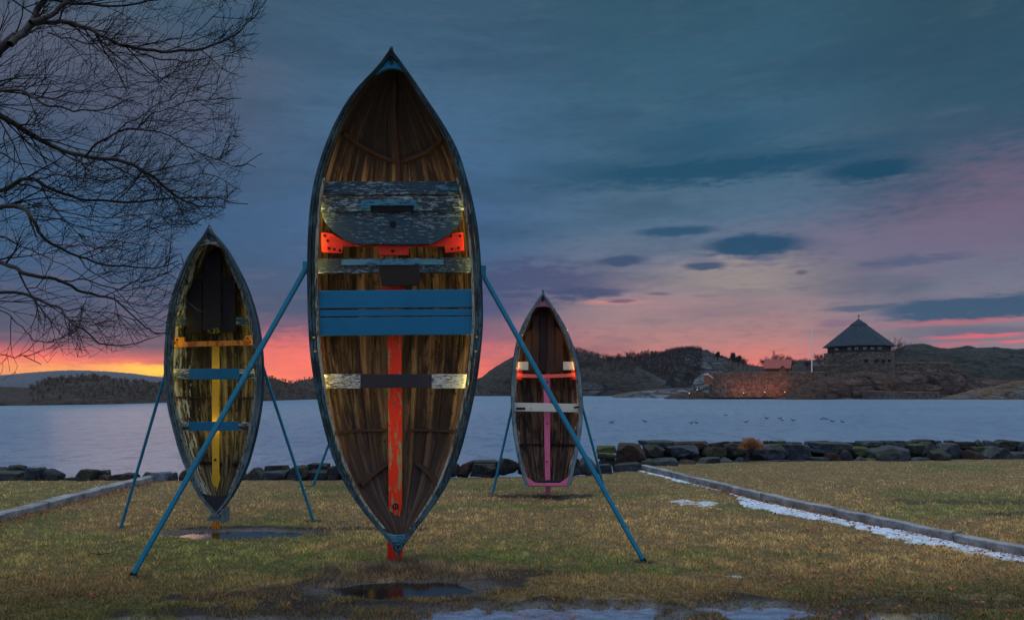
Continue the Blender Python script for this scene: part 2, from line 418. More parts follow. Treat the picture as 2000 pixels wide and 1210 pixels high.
M['black_wood'] = chipped('black_wood', (.007, .005, .006, 1), (.035, .022, .016, 1), .40, 'x')
M['led'] = emit('warm_strip', (1.0, .66, .16), 50.)
M['led_small'] = emit('warm_lamp', (1.0, .60, .18), 20.)
M['glow_bolt'] = emit('glow_bolt', (1.0, .45, .12), 2.2)
M['led_y'] = emit('yellow_lamp', (1.0, .76, .16), 16.)
M['led_o'] = emit('orange_lamp', (1.0, .40, .10), 24.)
M['led_r'] = emit('red_lamp', (1.0, .30, .06), 14.)
M['bulb'] = emit('bulb', (1.0, .42, .14), 1.8)

# ------------------------------------------------------------------ the upright boats
def hermite(xs, ys, x):
    xs = np.array(xs, float); ys = np.array(ys, float)
    d = np.gradient(ys, xs)
    i = np.clip(np.searchsorted(xs, x) - 1, 0, len(xs) - 2)
    h = xs[i + 1] - xs[i]; t = (x - xs[i]) / h
    return ((2 * t ** 3 - 3 * t ** 2 + 1) * ys[i] + (t ** 3 - 2 * t ** 2 + t) * h * d[i] + (-2 * t ** 3 + 3 * t ** 2) * ys[i + 1] + (t ** 3 - t ** 2) * h * d[i + 1])

class Boat:
    def __init__(s, outline, Yg, depth, post_px, base_py, sheer=.10, transom=False, label='', N=7, gw=.045, hullmat='hull_a', name='upright_rowing_boat', bowpow=3.2):
        s.o = sorted(outline); s.Yg0 = Yg; s.D = depth; s.sheer = sheer; s.transom = transom; s.N = N; s.gw = gw
        s.y0, s.y1 = s.o[0][0], s.o[-1][0]
        s.bowpow = bowpow
        Yb = EYE * F / (base_py - HY)
        s.Yb = Yb
        s.base = np.array(((post_px - 1000) / F * Yb, Yb, 0.))
        s.root = root(name, tuple(s.base), label, 'rowing boat', 'upright boats on the lawn')
        s.hullmat = hullmat
    def q(s, py): return (py - s.y0) / (s.y1 - s.y0)
    def Y(s, py):
        a = 2 * s.q(py) - 1
        return s.Yg0 - s.sheer * a * a * (1 if not s.transom else (1 if a < 0 else .4))
    def edge(s, py):
        ys = [a[0] for a in s.o]
        l = hermite(ys, [a[1] for a in s.o], py); r = hermite(ys, [a[2] for a in s.o], py)
        return l, r
    def d(s, py):
        a = 2 * s.q(py) - 1
        if s.transom: e = np.where(a < 0, np.abs(a) ** s.bowpow, .45 * np.abs(a) ** 3)
        else: e = np.abs(a) ** s.bowpow
        return s.D * np.sqrt(np.clip(1 - e, 0.004, 1))
    def stations(s, n=72):
        t = .5 - .5 * np.cos(np.linspace(0, math.pi if not s.transom else math.pi * .5 + .0, n))
        if s.transom: t = t / t[-1]; t = 1 - np.flip(1 - t); t = (t - t[0]) / (t[-1] - t[0])
        return s.y0 + (s.y1 - s.y0) * t
    def sect(s, py, a):
        """inner hull surface point at row py, angle a in [-1,1] (0 keel, +-1 gunwale)"""
        Y = s.Y(py); l, r = s.edge(py)
        cx = (l + r) / 2; w = max(0.002, (r - l) / 2 / F * Y - s.gw * .5); X0 = (cx - 1000) / F * Y
        z = EYE + (HY - py) / F * Y
        th = abs(a) * math.pi / 2; n = 2.35
        x = w * math.sin(th) ** (2 / n) * (1 if a >= 0 else -1)
        y = float(s.d(py)) * max(0, math.cos(th)) ** (2 / n)
        return np.array((X0 + x, Y + y, z))
    def build_hull(s):
        st = s.stations(); N = s.N
        # equal-girth strakes, worked out amidships
        mid = (s.y0 + s.y1) / 2
        A = np.linspace(0, 1, 200); pts = np.array([s.sect(mid, a) for a in A])
        L = np.concatenate([[0], np.cumsum(np.linalg.norm(np.diff(pts, axis=0), axis=1))]); L /= L[-1]
        ak = np.interp(np.linspace(0, 1, N + 1), L, A)
        V = []; Fc = []; uv = []; strk = []
        rng = random.Random(N)
        for sd in (-1, 1):
            for k in range(N):
                sub = [0, .5, 1]
                base = len(V)
                for i, py in enumerate(st):
                    off = .012 * min(1, 8 * min(s.q(py) + .02, 1 - s.q(py) + .02))
                    for j in sub:
                        a = ak[k] + (ak[k + 1] - ak[k]) * j
                        p = s.sect(py, sd * a); c0 = s.sect(py, 0) * 0 + np.array((s.sect(py, 0)[0], s.Y(py), p[2]))
                        nrm = p - c0; nrm /= (np.linalg.norm(nrm) + 1e-6)
                        V.append(p + nrm * off * j); uv.append(((.5 + sd * .5 * (k + j) / N), float(s.q(py)) * 2.2)); strk.append((k + (.5 if sd > 0 else 0)) / N)
                    # lap step back to the surface
                    a = ak[k + 1]; p = s.sect(py, sd * a); V.append(p); uv.append(((.5 + sd * .5 * (k + 1) / N), float(s.q(py)) * 2.2)); strk.append((k + .5) / N)
                for i in range(len(st) - 1):
                    for j in range(3):
                        q_ = [base + i * 4 + j, base + i * 4 + j + 1, base + (i + 1) * 4 + j + 1, base + (i + 1) * 4 + j]
                        Fc.append(tuple(q_ if sd > 0 else q_[::-1]))
        if s.transom:
            py = s.y1; ring = [s.sect(py, a) for a in np.linspace(-1, 1, 25)]
            b0 = len(V)
            for p in ring: V.append(p + np.array((0, 0, .004))); uv.append((.3, .9)); strk.append(.3)
            Fc.append(tuple(b0 + i for i in range(25)))
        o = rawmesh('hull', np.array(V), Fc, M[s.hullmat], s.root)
        me = o.data
        ul = me.uv_layers.new(name='UVMap')
        li = np.zeros(len(me.loops), np.int32); me.loops.foreach_get('vertex_index', li)
        ul.data.foreach_set('uv', np.array(uv, np.float32)[li].ravel())
        at = me.attributes.new('strake', 'FLOAT', 'POINT'); at.data.foreach_set('value', np.array(strk, np.float32))
        m = o.modifiers.new('s', 'SOLIDIFY'); m.thickness = .012; m.offset = 1
        s.hull = o
        return o
    def gun(s, py, sd, inset=0., back=0.):
        Y = s.Y(py); l, r = s.edge(py); e = r if sd > 0 else l
        return np.array(((e - 1000) / F * Y - sd * inset, Y + back, EYE + (HY - py) / F * Y))
    def rail(s, name, material, in0, in1, b0, b1, ya=0., yb=1., wob=0.):
        """pair of rails following the sheer; section from inset in0..in1, depth b0..b1"""
        mb = MB()
        st = s.stations(90); st = st[(s.q(st) >= ya) & (s.q(st) <= yb)]
        for sd in (-1, 1):
            V = []; Fc = []
            for i, py in enumerate(st):
                cx = (s.gun(py, -1)[0] + s.gun(py, 1)[0]) / 2
                w = wob * float(vnoise(np.array([[py * .11, sd * 3., 0.]]))[0]) if wob else 0.
                tp_ = .5 + .5 * min(1., 6 * float(min(s.q(py), 1 - s.q(py)) if not s.transom else s.q(py)))
                for (a, b_) in ((in0 * tp_ + w, b0), (in1 * tp_, b0 + .2 * w), (in1 * tp_, b1), (in0 * tp_ + w, b1)):
                    p = s.gun(py, sd, a, b_)
                    if (p[0] - cx) * sd < 0: p[0] = cx
                    V.append(p)
            n = len(st)
            for i in range(n - 1):
                for k in range(4):
                    f_ = (i * 4 + k, i * 4 + (k + 1) % 4, (i + 1) * 4 + (k + 1) % 4, (i + 1) * 4 + k)
                    Fc.append(f_ if sd > 0 else f_[::-1])
            Fc.append((0, 1, 2, 3)); Fc.append(tuple((n - 1) * 4 + k for k in (3, 2, 1, 0)))
            mb.add(V, Fc)
        return bevel(mb.build(name, material, s.root), .003, 1)
    def board(s, name, pts, off, thick, material, parent=None, bev=.004):
        """polygon in picture rows/columns at depth Y(mid)+off, `thick` deep"""
        cy = sum(p[1] for p in pts) / len(pts)
        Yd = s.Y(cy) + off
        ring = [P(px, py, Yd) for px, py in pts]
        mb = MB(); mb.prism(ring, (0, thick, 0))
        o = mb.build(name, material, parent or s.root)
        return bevel(o, bev, 2) if bev else o
    def rect(s, name, x0, x1, y0, y1, off, thick, material, tilt=0., parent=None, bev=.004):
        return s.board(name, [(x0, y0 + tilt), (x1, y0 - tilt), (x1, y1 - tilt), (x0, y1 + tilt)], off, thick, material, parent, bev)
    def rib(s, py_c, py_e, material, wpx=8, proud=.03, side=(-1, 1), a0=.06, a1=.9):
        """a frame lying on the planking: from row py_c near the keel to py_e at the side"""
        for sd in side:
            V = []; Fc = []
            n = 18
            for i in range(n):
                t = i / (n - 1); a = a0 + (a1 - a0) * t
                xx = lambda q_: math.sin(q_ * math.pi / 2) ** (2 / 2.35)
                py = py_c + (py_e - py_c) * (xx(a) - xx(a0)) / (xx(a1) - xx(a0))
                for dy, pr in ((-wpx / 2, .0), (-wpx / 2, proud), (wpx / 2, proud), (wpx / 2, .0)):
                    p = s.sect(py + dy, sd * a); c0 = np.array((s.sect(py, 0)[0], s.Y(py), p[2]))
                    nr = c0 - p; nr /= np.linalg.norm(nr)
                    V.append(p + nr * pr)
            for i in range(n - 1):
                for k in range(3): Fc.append((i * 4 + k, i * 4 + k + 1, i * 4 + 5 + k, i * 4 + 4 + k))
            Fc.append((0, 1, 2, 3)); Fc.append(tuple((n - 1) * 4 + k for k in (3, 2, 1, 0)))
            rawmesh('rib', np.array(V), Fc, material, s.root)
    def keelson(s, ya, yb, wpx, material, name='keelson', off=.03, thick=.03):
        V = []; Fc = []
        ys = np.linspace(ya, yb, 30)
        for py in ys:
            p = s.sect(py, 0); h = wpx / 2 / F * p[1]
            for dx, dy in ((-h, -off), (h, -off), (h, -off + thick), (-h, -off + thick)): V.append(p + np.array((dx, dy, 0)))
        n = len(ys)
        for i in range(n - 1):
            for k in range(4): Fc.append((i * 4 + k, i * 4 + (k + 1) % 4, (i + 1) * 4 + (k + 1) % 4, (i + 1) * 4 + k))
        Fc.append((0, 1, 2, 3)); Fc.append(tuple((n - 1) * 4 + k for k in (3, 2, 1, 0)))
        return rawmesh(name, np.array(V), Fc, material, s.root)
    def bolt(s, px, py, off, r=.012, material=None, parent=None, length=.014):
        p = np.array(P(px, py, s.Y(py) + off)); mb = MB()
        mb.tube([p, p - np.array((0, length, 0)), p - np.array((0, length + .004, 0))], [r, r, r * .7], 8)
        mb.build('bolt', material or M['black_iron'], parent or s.root)
    def strut(s, a, Ya, foot, rpx, material, sink=.05):
        p0 = np.array(P(a[0], a[1], Ya)); p1 = np.array(GP(foot[0], foot[1]))
        d_ = (p1 - p0) / np.linalg.norm(p1 - p0)
        mb = MB(); r = rpx / F * (Ya + p1[1]) / 2
        mb.tube([p0, p1 + d_ * sink], r, 4 if rpx > 5 else 8)
        o = mb.build('support_strut', material, s.root)
        if rpx > 5: bevel(o, .008, 2)
        # short spigot the strut is bolted to
        mb = MB(); mb.tube([p1 - d_ * .035, p1 + d_ * .1], r * .95, 8)
        f_ = mb.build('strut_foot', M['black_iron'], o)
        return o
    def plate(s, a, Ya, sd, material):
        """steel lug joining strut and hull side"""
        p = np.array(P(a[0], a[1], Ya)); mb = MB()
        mb.box(p[0] - .05, p[0] + .05, p[1] - .012, p[1] + .012, p[2] - .06, p[2] + .05)
        mb.build('strut_lug', material, s.root)
    def lamp(s, px, py, off, w, h, material, name='light_strip'):
        Yd = s.Y(py) + off; p = P(px, py, Yd); mb = MB()
        mb.box(p[0] - w / 2, p[0] + w / 2, p[1] - .006, p[1] + .006, p[2] - h / 2, p[2] + h / 2)
        return mb.build(name, material, s.root)
    def side_strips(s, ya, yb, material, inset=.063, back=.032):
        for sd in (-1, 1):
            mb = MB(); pts = [s.gun(py, sd, inset, back) for py in np.linspace(ya, yb, 24)]
            mb.tube(pts, .004, 4)
            mb.build('light_strip', material, s.root)

def arc(pts_n, x0, x1, y0, sag):
    return [(x0 + (x1 - x0) * i / pts_n, y0 + sag * (1 - (2 * i / pts_n - 1) ** 2)) for i in range(pts_n + 1)]
def ragged(x0, x1, y, amp, n, seed, step=1):
    rr = random.Random(seed); return [(x0 + (x1 - x0) * i / n, y + rr.uniform(-amp, amp)) for i in range(n + 1)]

# ---- the large boat
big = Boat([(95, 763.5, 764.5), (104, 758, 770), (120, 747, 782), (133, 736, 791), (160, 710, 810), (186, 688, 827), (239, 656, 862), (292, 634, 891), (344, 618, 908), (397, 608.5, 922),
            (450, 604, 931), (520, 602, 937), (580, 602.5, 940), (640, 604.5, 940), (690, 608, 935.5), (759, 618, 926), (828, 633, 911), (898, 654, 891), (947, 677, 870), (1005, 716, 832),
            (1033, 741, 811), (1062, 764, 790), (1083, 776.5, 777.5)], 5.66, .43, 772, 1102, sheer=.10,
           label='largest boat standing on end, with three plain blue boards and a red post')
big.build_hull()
big.rail('gunwale', M['gun_a'], .0, .026, -.02, .018, wob=.002)
big.rail('gunwale', M['gun_a'], .030, .052, -.014, .020, wob=.004)
big.rail('rub_rail', M['rub'], -.012, .012, .004, .045)
big.rail('inwale', M['inwale'], .054, .078, -.006, .022, .24, .955, wob=.003)
big.keelson(140, 560, 9, M['brown_floor'])
tip = MB(); a_ = np.array(P(764, 92, big.Y(95))); 
tip.tube([a_ + np.array((0, .02, .01)), a_ + np.array((0, .02, -.06)), a_ + np.array((0, .03, -.14))], [.012, .026, .02], 6)
tip.build('stem', M['rub'], big.root)
tip = MB(); a_ = np.array(P(777, 1084, big.Y(1080)))
tip.tube([a_ + np.array((0, .02, -.005)), a_ + np.array((0, .02, .05)), a_ + np.array((0, .06, .12))], [.012, .026, .02], 6)
tip.build('stem', M['black_iron'], big.root)
big.board('breasthook', [(764, 110), (739, 138), (733, 146)] + arc(8, 735, 797, 146, -13)[1:-1] + [(799, 146), (790, 138)], .0, .03, M['blue'], bev=.002)
big.board('breasthook', [(777, 1066), (796, 1050), (805, 1039)] + [(x, y) for x, y in arc(8, 803, 750, 1039, 6)][1:-1] + [(748, 1038), (758, 1050)], .0, .03, M['blue_old'], bev=.002)
big.rib(287, 250, M['brown_floor'], 7, .03, (-1,), .03, .82); big.rib(287, 258, M['brown_floor'], 7, .03, (1,), .03, .86)
big.rib(845, 845, M['brown_floor'], 5, .022, a0=.05, a1=.93)
big.rib(912, 952, M['brown_floor'], 7, .03, a0=.14, a1=.72)
# old chipped boards
o = big.rect('thwart', 627, 904, 354, 380, .05, .03, M['navy_chip'], .6); o['label'] = 'topmost board, dark blue with flaked paint'
big.rect('patch_strip', 852, 903, 364, 372, .046, .006, M['blue_old'], 0, o, .001)
o = big.rect('thwart', 622, 908, 384, 412, .045, .03, M['pale_chip'], .6); o['label'] = 'pale blue flaked board above the rounded board'
big.board('slot_frame', [(705, 390), (815, 389), (815, 411.5), (809, 411.5), (809, 401), (723, 401), (723, 411.5), (705, 411.5)], .036, .012, M['blue_old'], o, .001)
big.rect('dark_slot', 724, 808, 401.5, 412.5, .042, .006, M['black_iron'], 0, o, 0)
rt = [(629, 413)] + [(901, 411)] + [(900, 428), (893, 441), (880, 454), (866, 464), (852, 472), (840, 476)] + ragged(830, 700, 477, .8, 8, 3) + [(690, 475), (676, 468), (660, 459), (645, 447), (635, 434), (630, 424)]
o = big.board('rounded_board', rt, .058, .03, M['navy_chip'], bev=.003); o['label'] = 'dark blue half-round board with a hole and flaked paint'
p = np.array(P(767.5, 438, big.Y(440) + .056)); mb = MB(); mb.tube([p, p + np.array((0, .01, 0))], .027, 14); mb.build('hole', M['black_iron'], o)
# red yoke
o = big.board('yoke', [(627, 453), (648, 456), (668, 468), (690, 475.5), (840, 475.5), (862, 466), (880, 456), (905, 453), (906.5, 489), (870, 493), (868, 481), (798, 481), (798, 498), (740, 498), (739, 481), (670, 481), (668, 494), (628, 492)], .095, .02, M['red_plain'], bev=.002)
for x, y in ((634, 460), (642, 485), (653, 487), (664, 489), (640, 470), (899, 461), (881, 461), (896, 484), (883, 486), (767, 490)): big.bolt(x, y, .095, .011, parent=o)
# board D
o = big.rect('thwart', 616, 921, 504, 533, .07, .03, M['pale_chip'], .8); o['label'] = 'narrow flaked board between red yoke and blue boards'
big.rect('pale_strip', 667, 866, 506, 517, .062, .012, M['blue_old'], .3, o, .001)
big.board('dark_patch', [(740, 518), (812, 517), (820, 526), (821, 545), (818, 557), (745, 558), (743, 540)], .064, .02, M['black_wood'], o, .003)
# blue boards
o = big.rect('blue_board', 615, 926, 566, 601, .02, .028, M['blue'], 1.4); o['label'] = 'upper plain blue board'
o = big.rect('blue_board', 615, 928, 604, 617, .024, .024, M['blue'], 1.0); o['label'] = 'narrow plain blue board'
o = big.rect('blue_board', 616, 929, 619, 654, .02, .028, M['blue'], 1.2); o['label'] = 'lower plain blue board'
o = big.rect('thwart', 627, 704, 730, 758, .06, .03, M['white_chip'], 0); o['label'] = 'thwart with flaked white ends and dark middle'
big.rect('thwart_end', 843, 917, 730, 758, .06, .03, M['white_chip'], 0, o)
big.rect('thwart_middle', 704, 843, 730, 757, .062, .028, M['dark_board'], 0, o)
# red spine and post
o = big.board('red_spine', [(757, 654), (784, 653), (785, 990), (781, 1008), (763, 1009), (759, 990)], .22, .03, M['red'], bev=.004)
big.rect('spine_top', 745, 791, 560, 568, .20, .03, M['red_plain'], 0, o)
big.bolt(770, 785, .22, .022, parent=o); big.bolt(770, 785, .21, .011, M['gun_b'], o)
mb = MB(); p = np.array(P(772.5, 988, big.Y(988) + .21))
mb.tube([p + np.array((.022 * math.cos(k * .6), 0, .022 * math.sin(k * .6))) for k in range(11)], .006, 6); mb.tube([p, p + np.array((0, .01, 0))], .010, 8); mb.build('ring_bolt', M['black_iron'], o)
mb = MB(); mb.box(big.base[0] - .067, big.base[0] + .067, big.base[1] - .03, big.base[1] + .03, -.25, 2.6)
bevel(mb.build('support_post', M['red_plain'], big.root), .006)
for x, y in ((613.5, 659), (616, 686), (931, 658), (929.5, 686)): big.bolt(x, y, -.022, .009, M['led_r'] if 0 else M['yellow'])
for x, y in ((764, 112), (764, 118)): big.bolt(x, y, -.004, .006)
big.side_strips(392, 895, M['led'])
for px in (640, 893):
    big.lamp(px, 398, .10, .05, .03, M['led_small']); big.lamp(px, 519, .125, .05, .02, M['led_small'])
big.lamp(765, 367, .12, .80, .010, M['led_small'])
big.plate((603, 522), 5.84, -1, M['strut']); big.plate((938, 530), 5.90, 1, M['strut'])
big.strut((606, 509), 5.84, (258, 1124), 6.5, M['strut']); big.strut((935, 522), 5.90, (1258, 1096), 6.2, M['strut'])

# ---- the left boat
lb = Boat([(443, 407.3, 408), (450, 403.5, 412), (463, 396, 423.5), (484.5, 379, 441), (512, 363, 457), (539, 350, 471), (566, 340, 483), (594, 333, 492.5), (621, 328, 500), (648, 325, 505.5), (675, 323, 509),
           (703, 321.6, 511), (757, 323.5, 511.5), (790, 328, 508.5), (819, 334, 504), (848, 342, 498), (878, 350.5, 490.5), (908, 361, 481.5), (938, 374, 468.5), (968, 390, 452), (990, 407, 436), (1004, 421.5, 423)],
          7.30, .36, 421.5, 1029, sheer=.09, N=9, gw=.05, hullmat='hull_b',
          label='left boat standing on end with a yellow post, two blue thwarts and pale flaking planks')
lb.build_hull()
lb.rail('gunwale', M['gun_b'], .0, .026, -.02, .018, wob=.003)
lb.rail('gunwale', M['gun_b'], .030, .054, -.012, .020, wob=.007)
lb.rail('rub_rail', M['rub'], -.010, .012, .004, .045)
lb.rail('inwale', M['inwale_b'], .054, .085, .0, .022, .10, .93, wob=.01)
mb = MB(); a_ = np.array(P(407.5, 441, lb.Y(443)))
mb.tube([a_ + np.array((0, .02, .01)), a_ + np.array((0, .02, -.07)), a_ + np.array((0, .03, -.14))], [.012, .024, .02], 6); mb.build('stem', M['rub'], lb.root)
lb.board('breasthook', [(408, 455), (391, 476), (386, 484)] + arc(8, 388, 431, 484, -8)[1:-1] + [(433, 484), (425, 474)], .0, .03, M['white_chip'], bev=.002)
lb.board('breasthook', [(422, 1000), (447, 975), (454, 962)] + arc(6, 452, 392, 962, 6)[1:-1] + [(389, 962), (398, 976)], .0, .03, M['dark_board'], bev=.002)
o = lb.rect('floor_board', 364, 394, 546, 651, .17, .018, M['dark_floor'], 1)
o = lb.board('floor_board', [(396, 496), (405, 484), (424, 484), (431, 498), (431, 644), (396, 646)], .165, .018, M['dark_floor'])
o = lb.rect('floor_board', 433, 460, 540, 648, .17, .018, M['dark_floor'], 1)
lb.rect('cleat', 355, 370, 552, 556, .08, .02, M['pale_chip']); lb.rect('cleat', 455, 470, 548, 552, .08, .02, M['pale_chip'])
o = lb.rect('thwart', 336, 363, 617, 636, .06, .025, M['pale_chip']); o['label'] = 'short broken thwart end, left side'
o = lb.rect('thwart', 461, 494, 618, 635, .06, .025, M['pale_chip']); o['label'] = 'short broken thwart end, right side'
o = lb.board('yoke', [(336, 659), (360, 658), (361, 667), (476, 664), (478, 655), (498, 654), (499, 673), (400, 676), (336, 678)], .09, .022, M['orange'], bev=.003)
for x, y in ((342, 670), (490, 668), (347, 663), (484, 660)): lb.bolt(x, y, .09, .008, parent=o)
def two_tone(b, y0, y1, x0, xa, xb, x1, off):
    o = b.rect('thwart', xa, xb, y0, y1, off, .028, M['blue'], .4)
    for (u, w) in ((x0, xa), (xb, x1)):
        b.rect('thwart_end', u, w, y0 + 1, (y0 + y1) / 2 - .4, off + .003, .02, M['white_chip'], 0, o, .003)
        b.rect('thwart_end', u, w, (y0 + y1) / 2 + .6, y1 - 1, off + .003, .02, M['pale_chip'], 0, o, .003)
    return o
o = two_tone(lb, 719, 740.5, 333, 369, 467, 500, .06); o['label'] = 'upper blue thwart with flaked grey ends'
o = two_tone(lb, 823, 840.5, 347, 368, 465, 494, .06); o['label'] = 'lower blue thwart with flaked grey ends'
lb.rib(778, 776, M['brown_floor'], 3.5, .018, a0=.07, a1=.92); lb.rib(912, 904, M['dark_floor'], 4, .03, a0=.1, a1=.9)
o = lb.board('yellow_spine', [(413.5, 676), (427.5, 676), (428, 922), (430, 935), (427, 945), (424, 957), (417, 957), (414.5, 945), (412, 935), (414, 922)], .19, .024, M['yellow'])
for y in (686, 805, 897): lb.bolt(420.5, y, .19, .012, parent=o)
rr = random.Random(2)
mb = MB()
for i in range(14):
    x = 418 + rr.uniform(-9, 8); b0 = np.array(P(x, 651, lb.Y(650) + .14)); t0 = np.array(P(x + rr.uniform(-4, 4), 651 - rr.uniform(5, 13), lb.Y(650) + .12))
    mb.tube([b0, (b0 + t0) / 2 + np.array((rr.uniform(-.01, .01), 0, 0)), t0], .0018, 3)
mb.build('moss_tuft', mat('dry_moss', None, (.35, .38, .06), .8), lb.root)
mb = MB(); p = np.array(P(422, 1011, lb.Y(1000)))
mb.box(p[0] - .08, p[0] + .085, p[1] - .03, p[1] + .14, p[2] - .028, p[2] + .012); mb.box(p[0] + .065, p[0] + .095, p[1] - .04, p[1] + .12, p[2] - .05, p[2] + .10)
mb.box(p[0] - .05, p[0] + .05, p[1] - .04, p[1], p[2] + .012, p[2] + .045)
bevel(mb.build('foot_bracket', M['gun_b'], lb.root), .004)
mb = MB(); mb.box(lb.base[0] - .038, lb.base[0] + .038, lb.base[1] - .02, lb.base[1] + .03, -.2, 1.9)
bevel(mb.build('support_post', M['orange'], lb.root), .004)
lb.side_strips(600, 800, M['led_y'], .068, .032)
lb.lamp(420, 731, .15, .30, .012, M['led_y']); lb.lamp(420, 832, .14, .34, .014, M['led_y'])
lb.lamp(350, 628, .12, .06, .02, M['led_y']); lb.lamp(480, 628, .12, .06, .02, M['led_y'])
lb.strut((330, 706), 7.45, (236, 1030), 2.9, M['strut']); lb.strut((503, 683), 7.5, (612, 1016), 2.9, M['strut'])

# ---- the right boat
rb = Boat([(570, 1060, 1061), (577, 1056, 1065.5), (595, 1044, 1077.5), (629, 1023.5, 1099), (664, 1010.5, 1115), (699, 1003.5, 1127), (734, 1000, 1134), (768, 998.5, 1137), (803, 999.5, 1137.2), (838, 1002.5, 1135.2),
           (872, 1007.7, 1130), (907, 1015, 1123), (942, 1025, 1115), (948, 1027.5, 1113)], 9.85, .34, 1070, 964, sheer=.08, transom=True, N=6, gw=.045, hullmat='hull_c',
          label='square-sterned boat standing on end with a pink post, nearest the rock wall')
rb.build_hull()
rb.rail('gunwale', M['gun_c'], .0, .048, -.02, .018, wob=.003)
rb.rail('rub_rail', M['rub'], -.008, .012, .004, .045)
mb = MB(); a_ = np.array(P(1060.5, 568.5, rb.Y(570)))
mb.tube([a_ + np.array((0, .02, .015)), a_ + np.array((0, .02, -.06)), a_ + np.array((0, .03, -.14))], [.014, .024, .02], 6); mb.build('stem', M['rub'], rb.root)
rb.board('breasthook', [(1060.5, 577), (1050, 590), (1042, 602)] + arc(8, 1043, 1078, 602, -4)[1:-1] + [(1080, 602), (1070, 590)], .0, .03, M['mauve'], bev=.002)
fb = [(1025, 1038.5, 640), (1039.5, 1053, 612), (1054, 1068, 601), (1069, 1083, 610), (1084, 1099, 636)]
for i, (x0, x1, yt) in enumerate(fb):
    sl_ = 14 if i == 0 else (6 if i == 1 else 0); sr_ = 14 if i == 4 else (6 if i == 3 else 0)
    rb.board('floor_board', [(x0, yt + sl_), (x1, yt + sr_), (x1, 726 + (i % 2) * 2), (x0, 726 + (i % 2) * 2)], .15, .018, M['brown_floor'] if i != 2 else M['dark_floor'], bev=.002)
for x, y in ((1020, 654), (1107.5, 645)): rb.bolt(x, y, .03, .010, M['glow_bolt'])  # bolt heads made to glow by emission; they are no lamps
o = rb.rect('thwart', 1007, 1032, 706, 722, .05, .024, M['white_board']); o['label'] = 'short white thwart end, left side'
o = rb.rect('thwart', 1100, 1127, 706, 722, .05, .024, M['white_board']); o['label'] = 'short white thwart end, right side'
o = rb.board('yoke', [(1006, 727), (1006, 736), (1026, 737), (1070, 738), (1108, 736), (1128, 735), (1128, 726), (1108, 729), (1070, 731), (1026, 730)], .09, .02, M['red_c'], bev=.003)
rb.rect('yoke_plate', 1006, 1020, 721, 741, .108, .012, M['red_plain'], 0, o); rb.rect('yoke_plate', 1116, 1128, 721, 741, .108, .012, M['red_plain'], 0, o)
o = rb.rect('thwart', 1004, 1133, 787, 803.5, .05, .026, M['white_board'], -1.2); o['label'] = 'full-width white thwart'
rb.rect('dark_patch', 1008, 1026, 795, 800, .047, .004, M['dark_board'], 0, o, 0); rb.bolt(1037, 797, .05, .007, parent=o)
rb.rect('hinge', 1121, 1131, 793, 796, .044, .006, M['black_iron'], .8, o, 0)
o = rb.board('pink_spine', [(1061.5, 737), (1073, 737), (1075, 942), (1064.5, 942)], .17, .022, M['pink'])
for y in (746, 826, 901): rb.bolt(1068.5, y, .17, .012, parent=o)
rb.rib(871, 870, M['dark_floor'], 3, .02, a0=.06, a1=.94)
o = rb.board('stern_brace', [(1025, 929), (1046, 943), (1094, 943), (1114.5, 928), (1113, 947.5), (1029, 949)], .0, .03, M['pink'], bev=.003)
rb.rect('transom_rail', 1050, 1093, 937, 943, .02, .02, M['dark_board'])
mb = MB(); mb.box(rb.base[0] - .036, rb.base[0] + .036, rb.base[1] - .03, rb.base[1] + .02, -.2, 2.0)
bevel(mb.build('support_post', M['pink'], rb.root), .004)
rb.rail('inwale', M['inwale'], .050, .072, -.004, .022, .12, .55, wob=.003)
rb.side_strips(640, 742, M['led_o'], .060, .032)
rb.lamp(1016, 712, .10, .05, .03, M['led_small']); rb.lamp(1118, 712, .10, .05, .03, M['led_small'])
rb.lamp(1127, 797, .10, .02, .07, M['led_small'])
rb.strut((1004, 778), 10.0, (962, 964), 2.6, M['strut']); rb.strut((1131, 770), 10.0, (1181, 958), 2.6, M['strut'])

# ---- the boat almost wholly hidden behind the large one (one strut shows)
hb = Boat([(560, 725.5, 726.5), (600, 700, 752), (660, 676, 776), (740, 665, 787), (820, 672, 780), (880, 690, 762), (915, 708, 744), (930, 725.5, 726.5)], 10.6, .34, 726, 948, sheer=.08, N=6, gw=.045, hullmat='hull_c',
          label='boat hidden behind the largest boat, only its thin left strut showing')
hb.build_hull(); hb.rail('gunwale', M['gun_b'], .0, .048, -.02, .018)
o = hb.rect('thwart', 672, 780, 700, 716, .05, .026, M['blue']); o = hb.rect('thwart', 676, 776, 800, 815, .05, .026, M['blue'])
hb.rect('spine', 720, 731, 640, 880, .17, .022, M['yellow'])
mb = MB(); mb.box(hb.base[0] - .036, hb.base[0] + .036, hb.base[1] - .03, hb.base[1] + .02, -.2, 2.0); mb.build('support_post', M['yellow'], hb.root)
hb.strut((688, 745), 10.75, (612, 947), 2.6, M['strut']); hb.strut((764, 745), 10.75, (838, 947), 2.6, M['strut'])

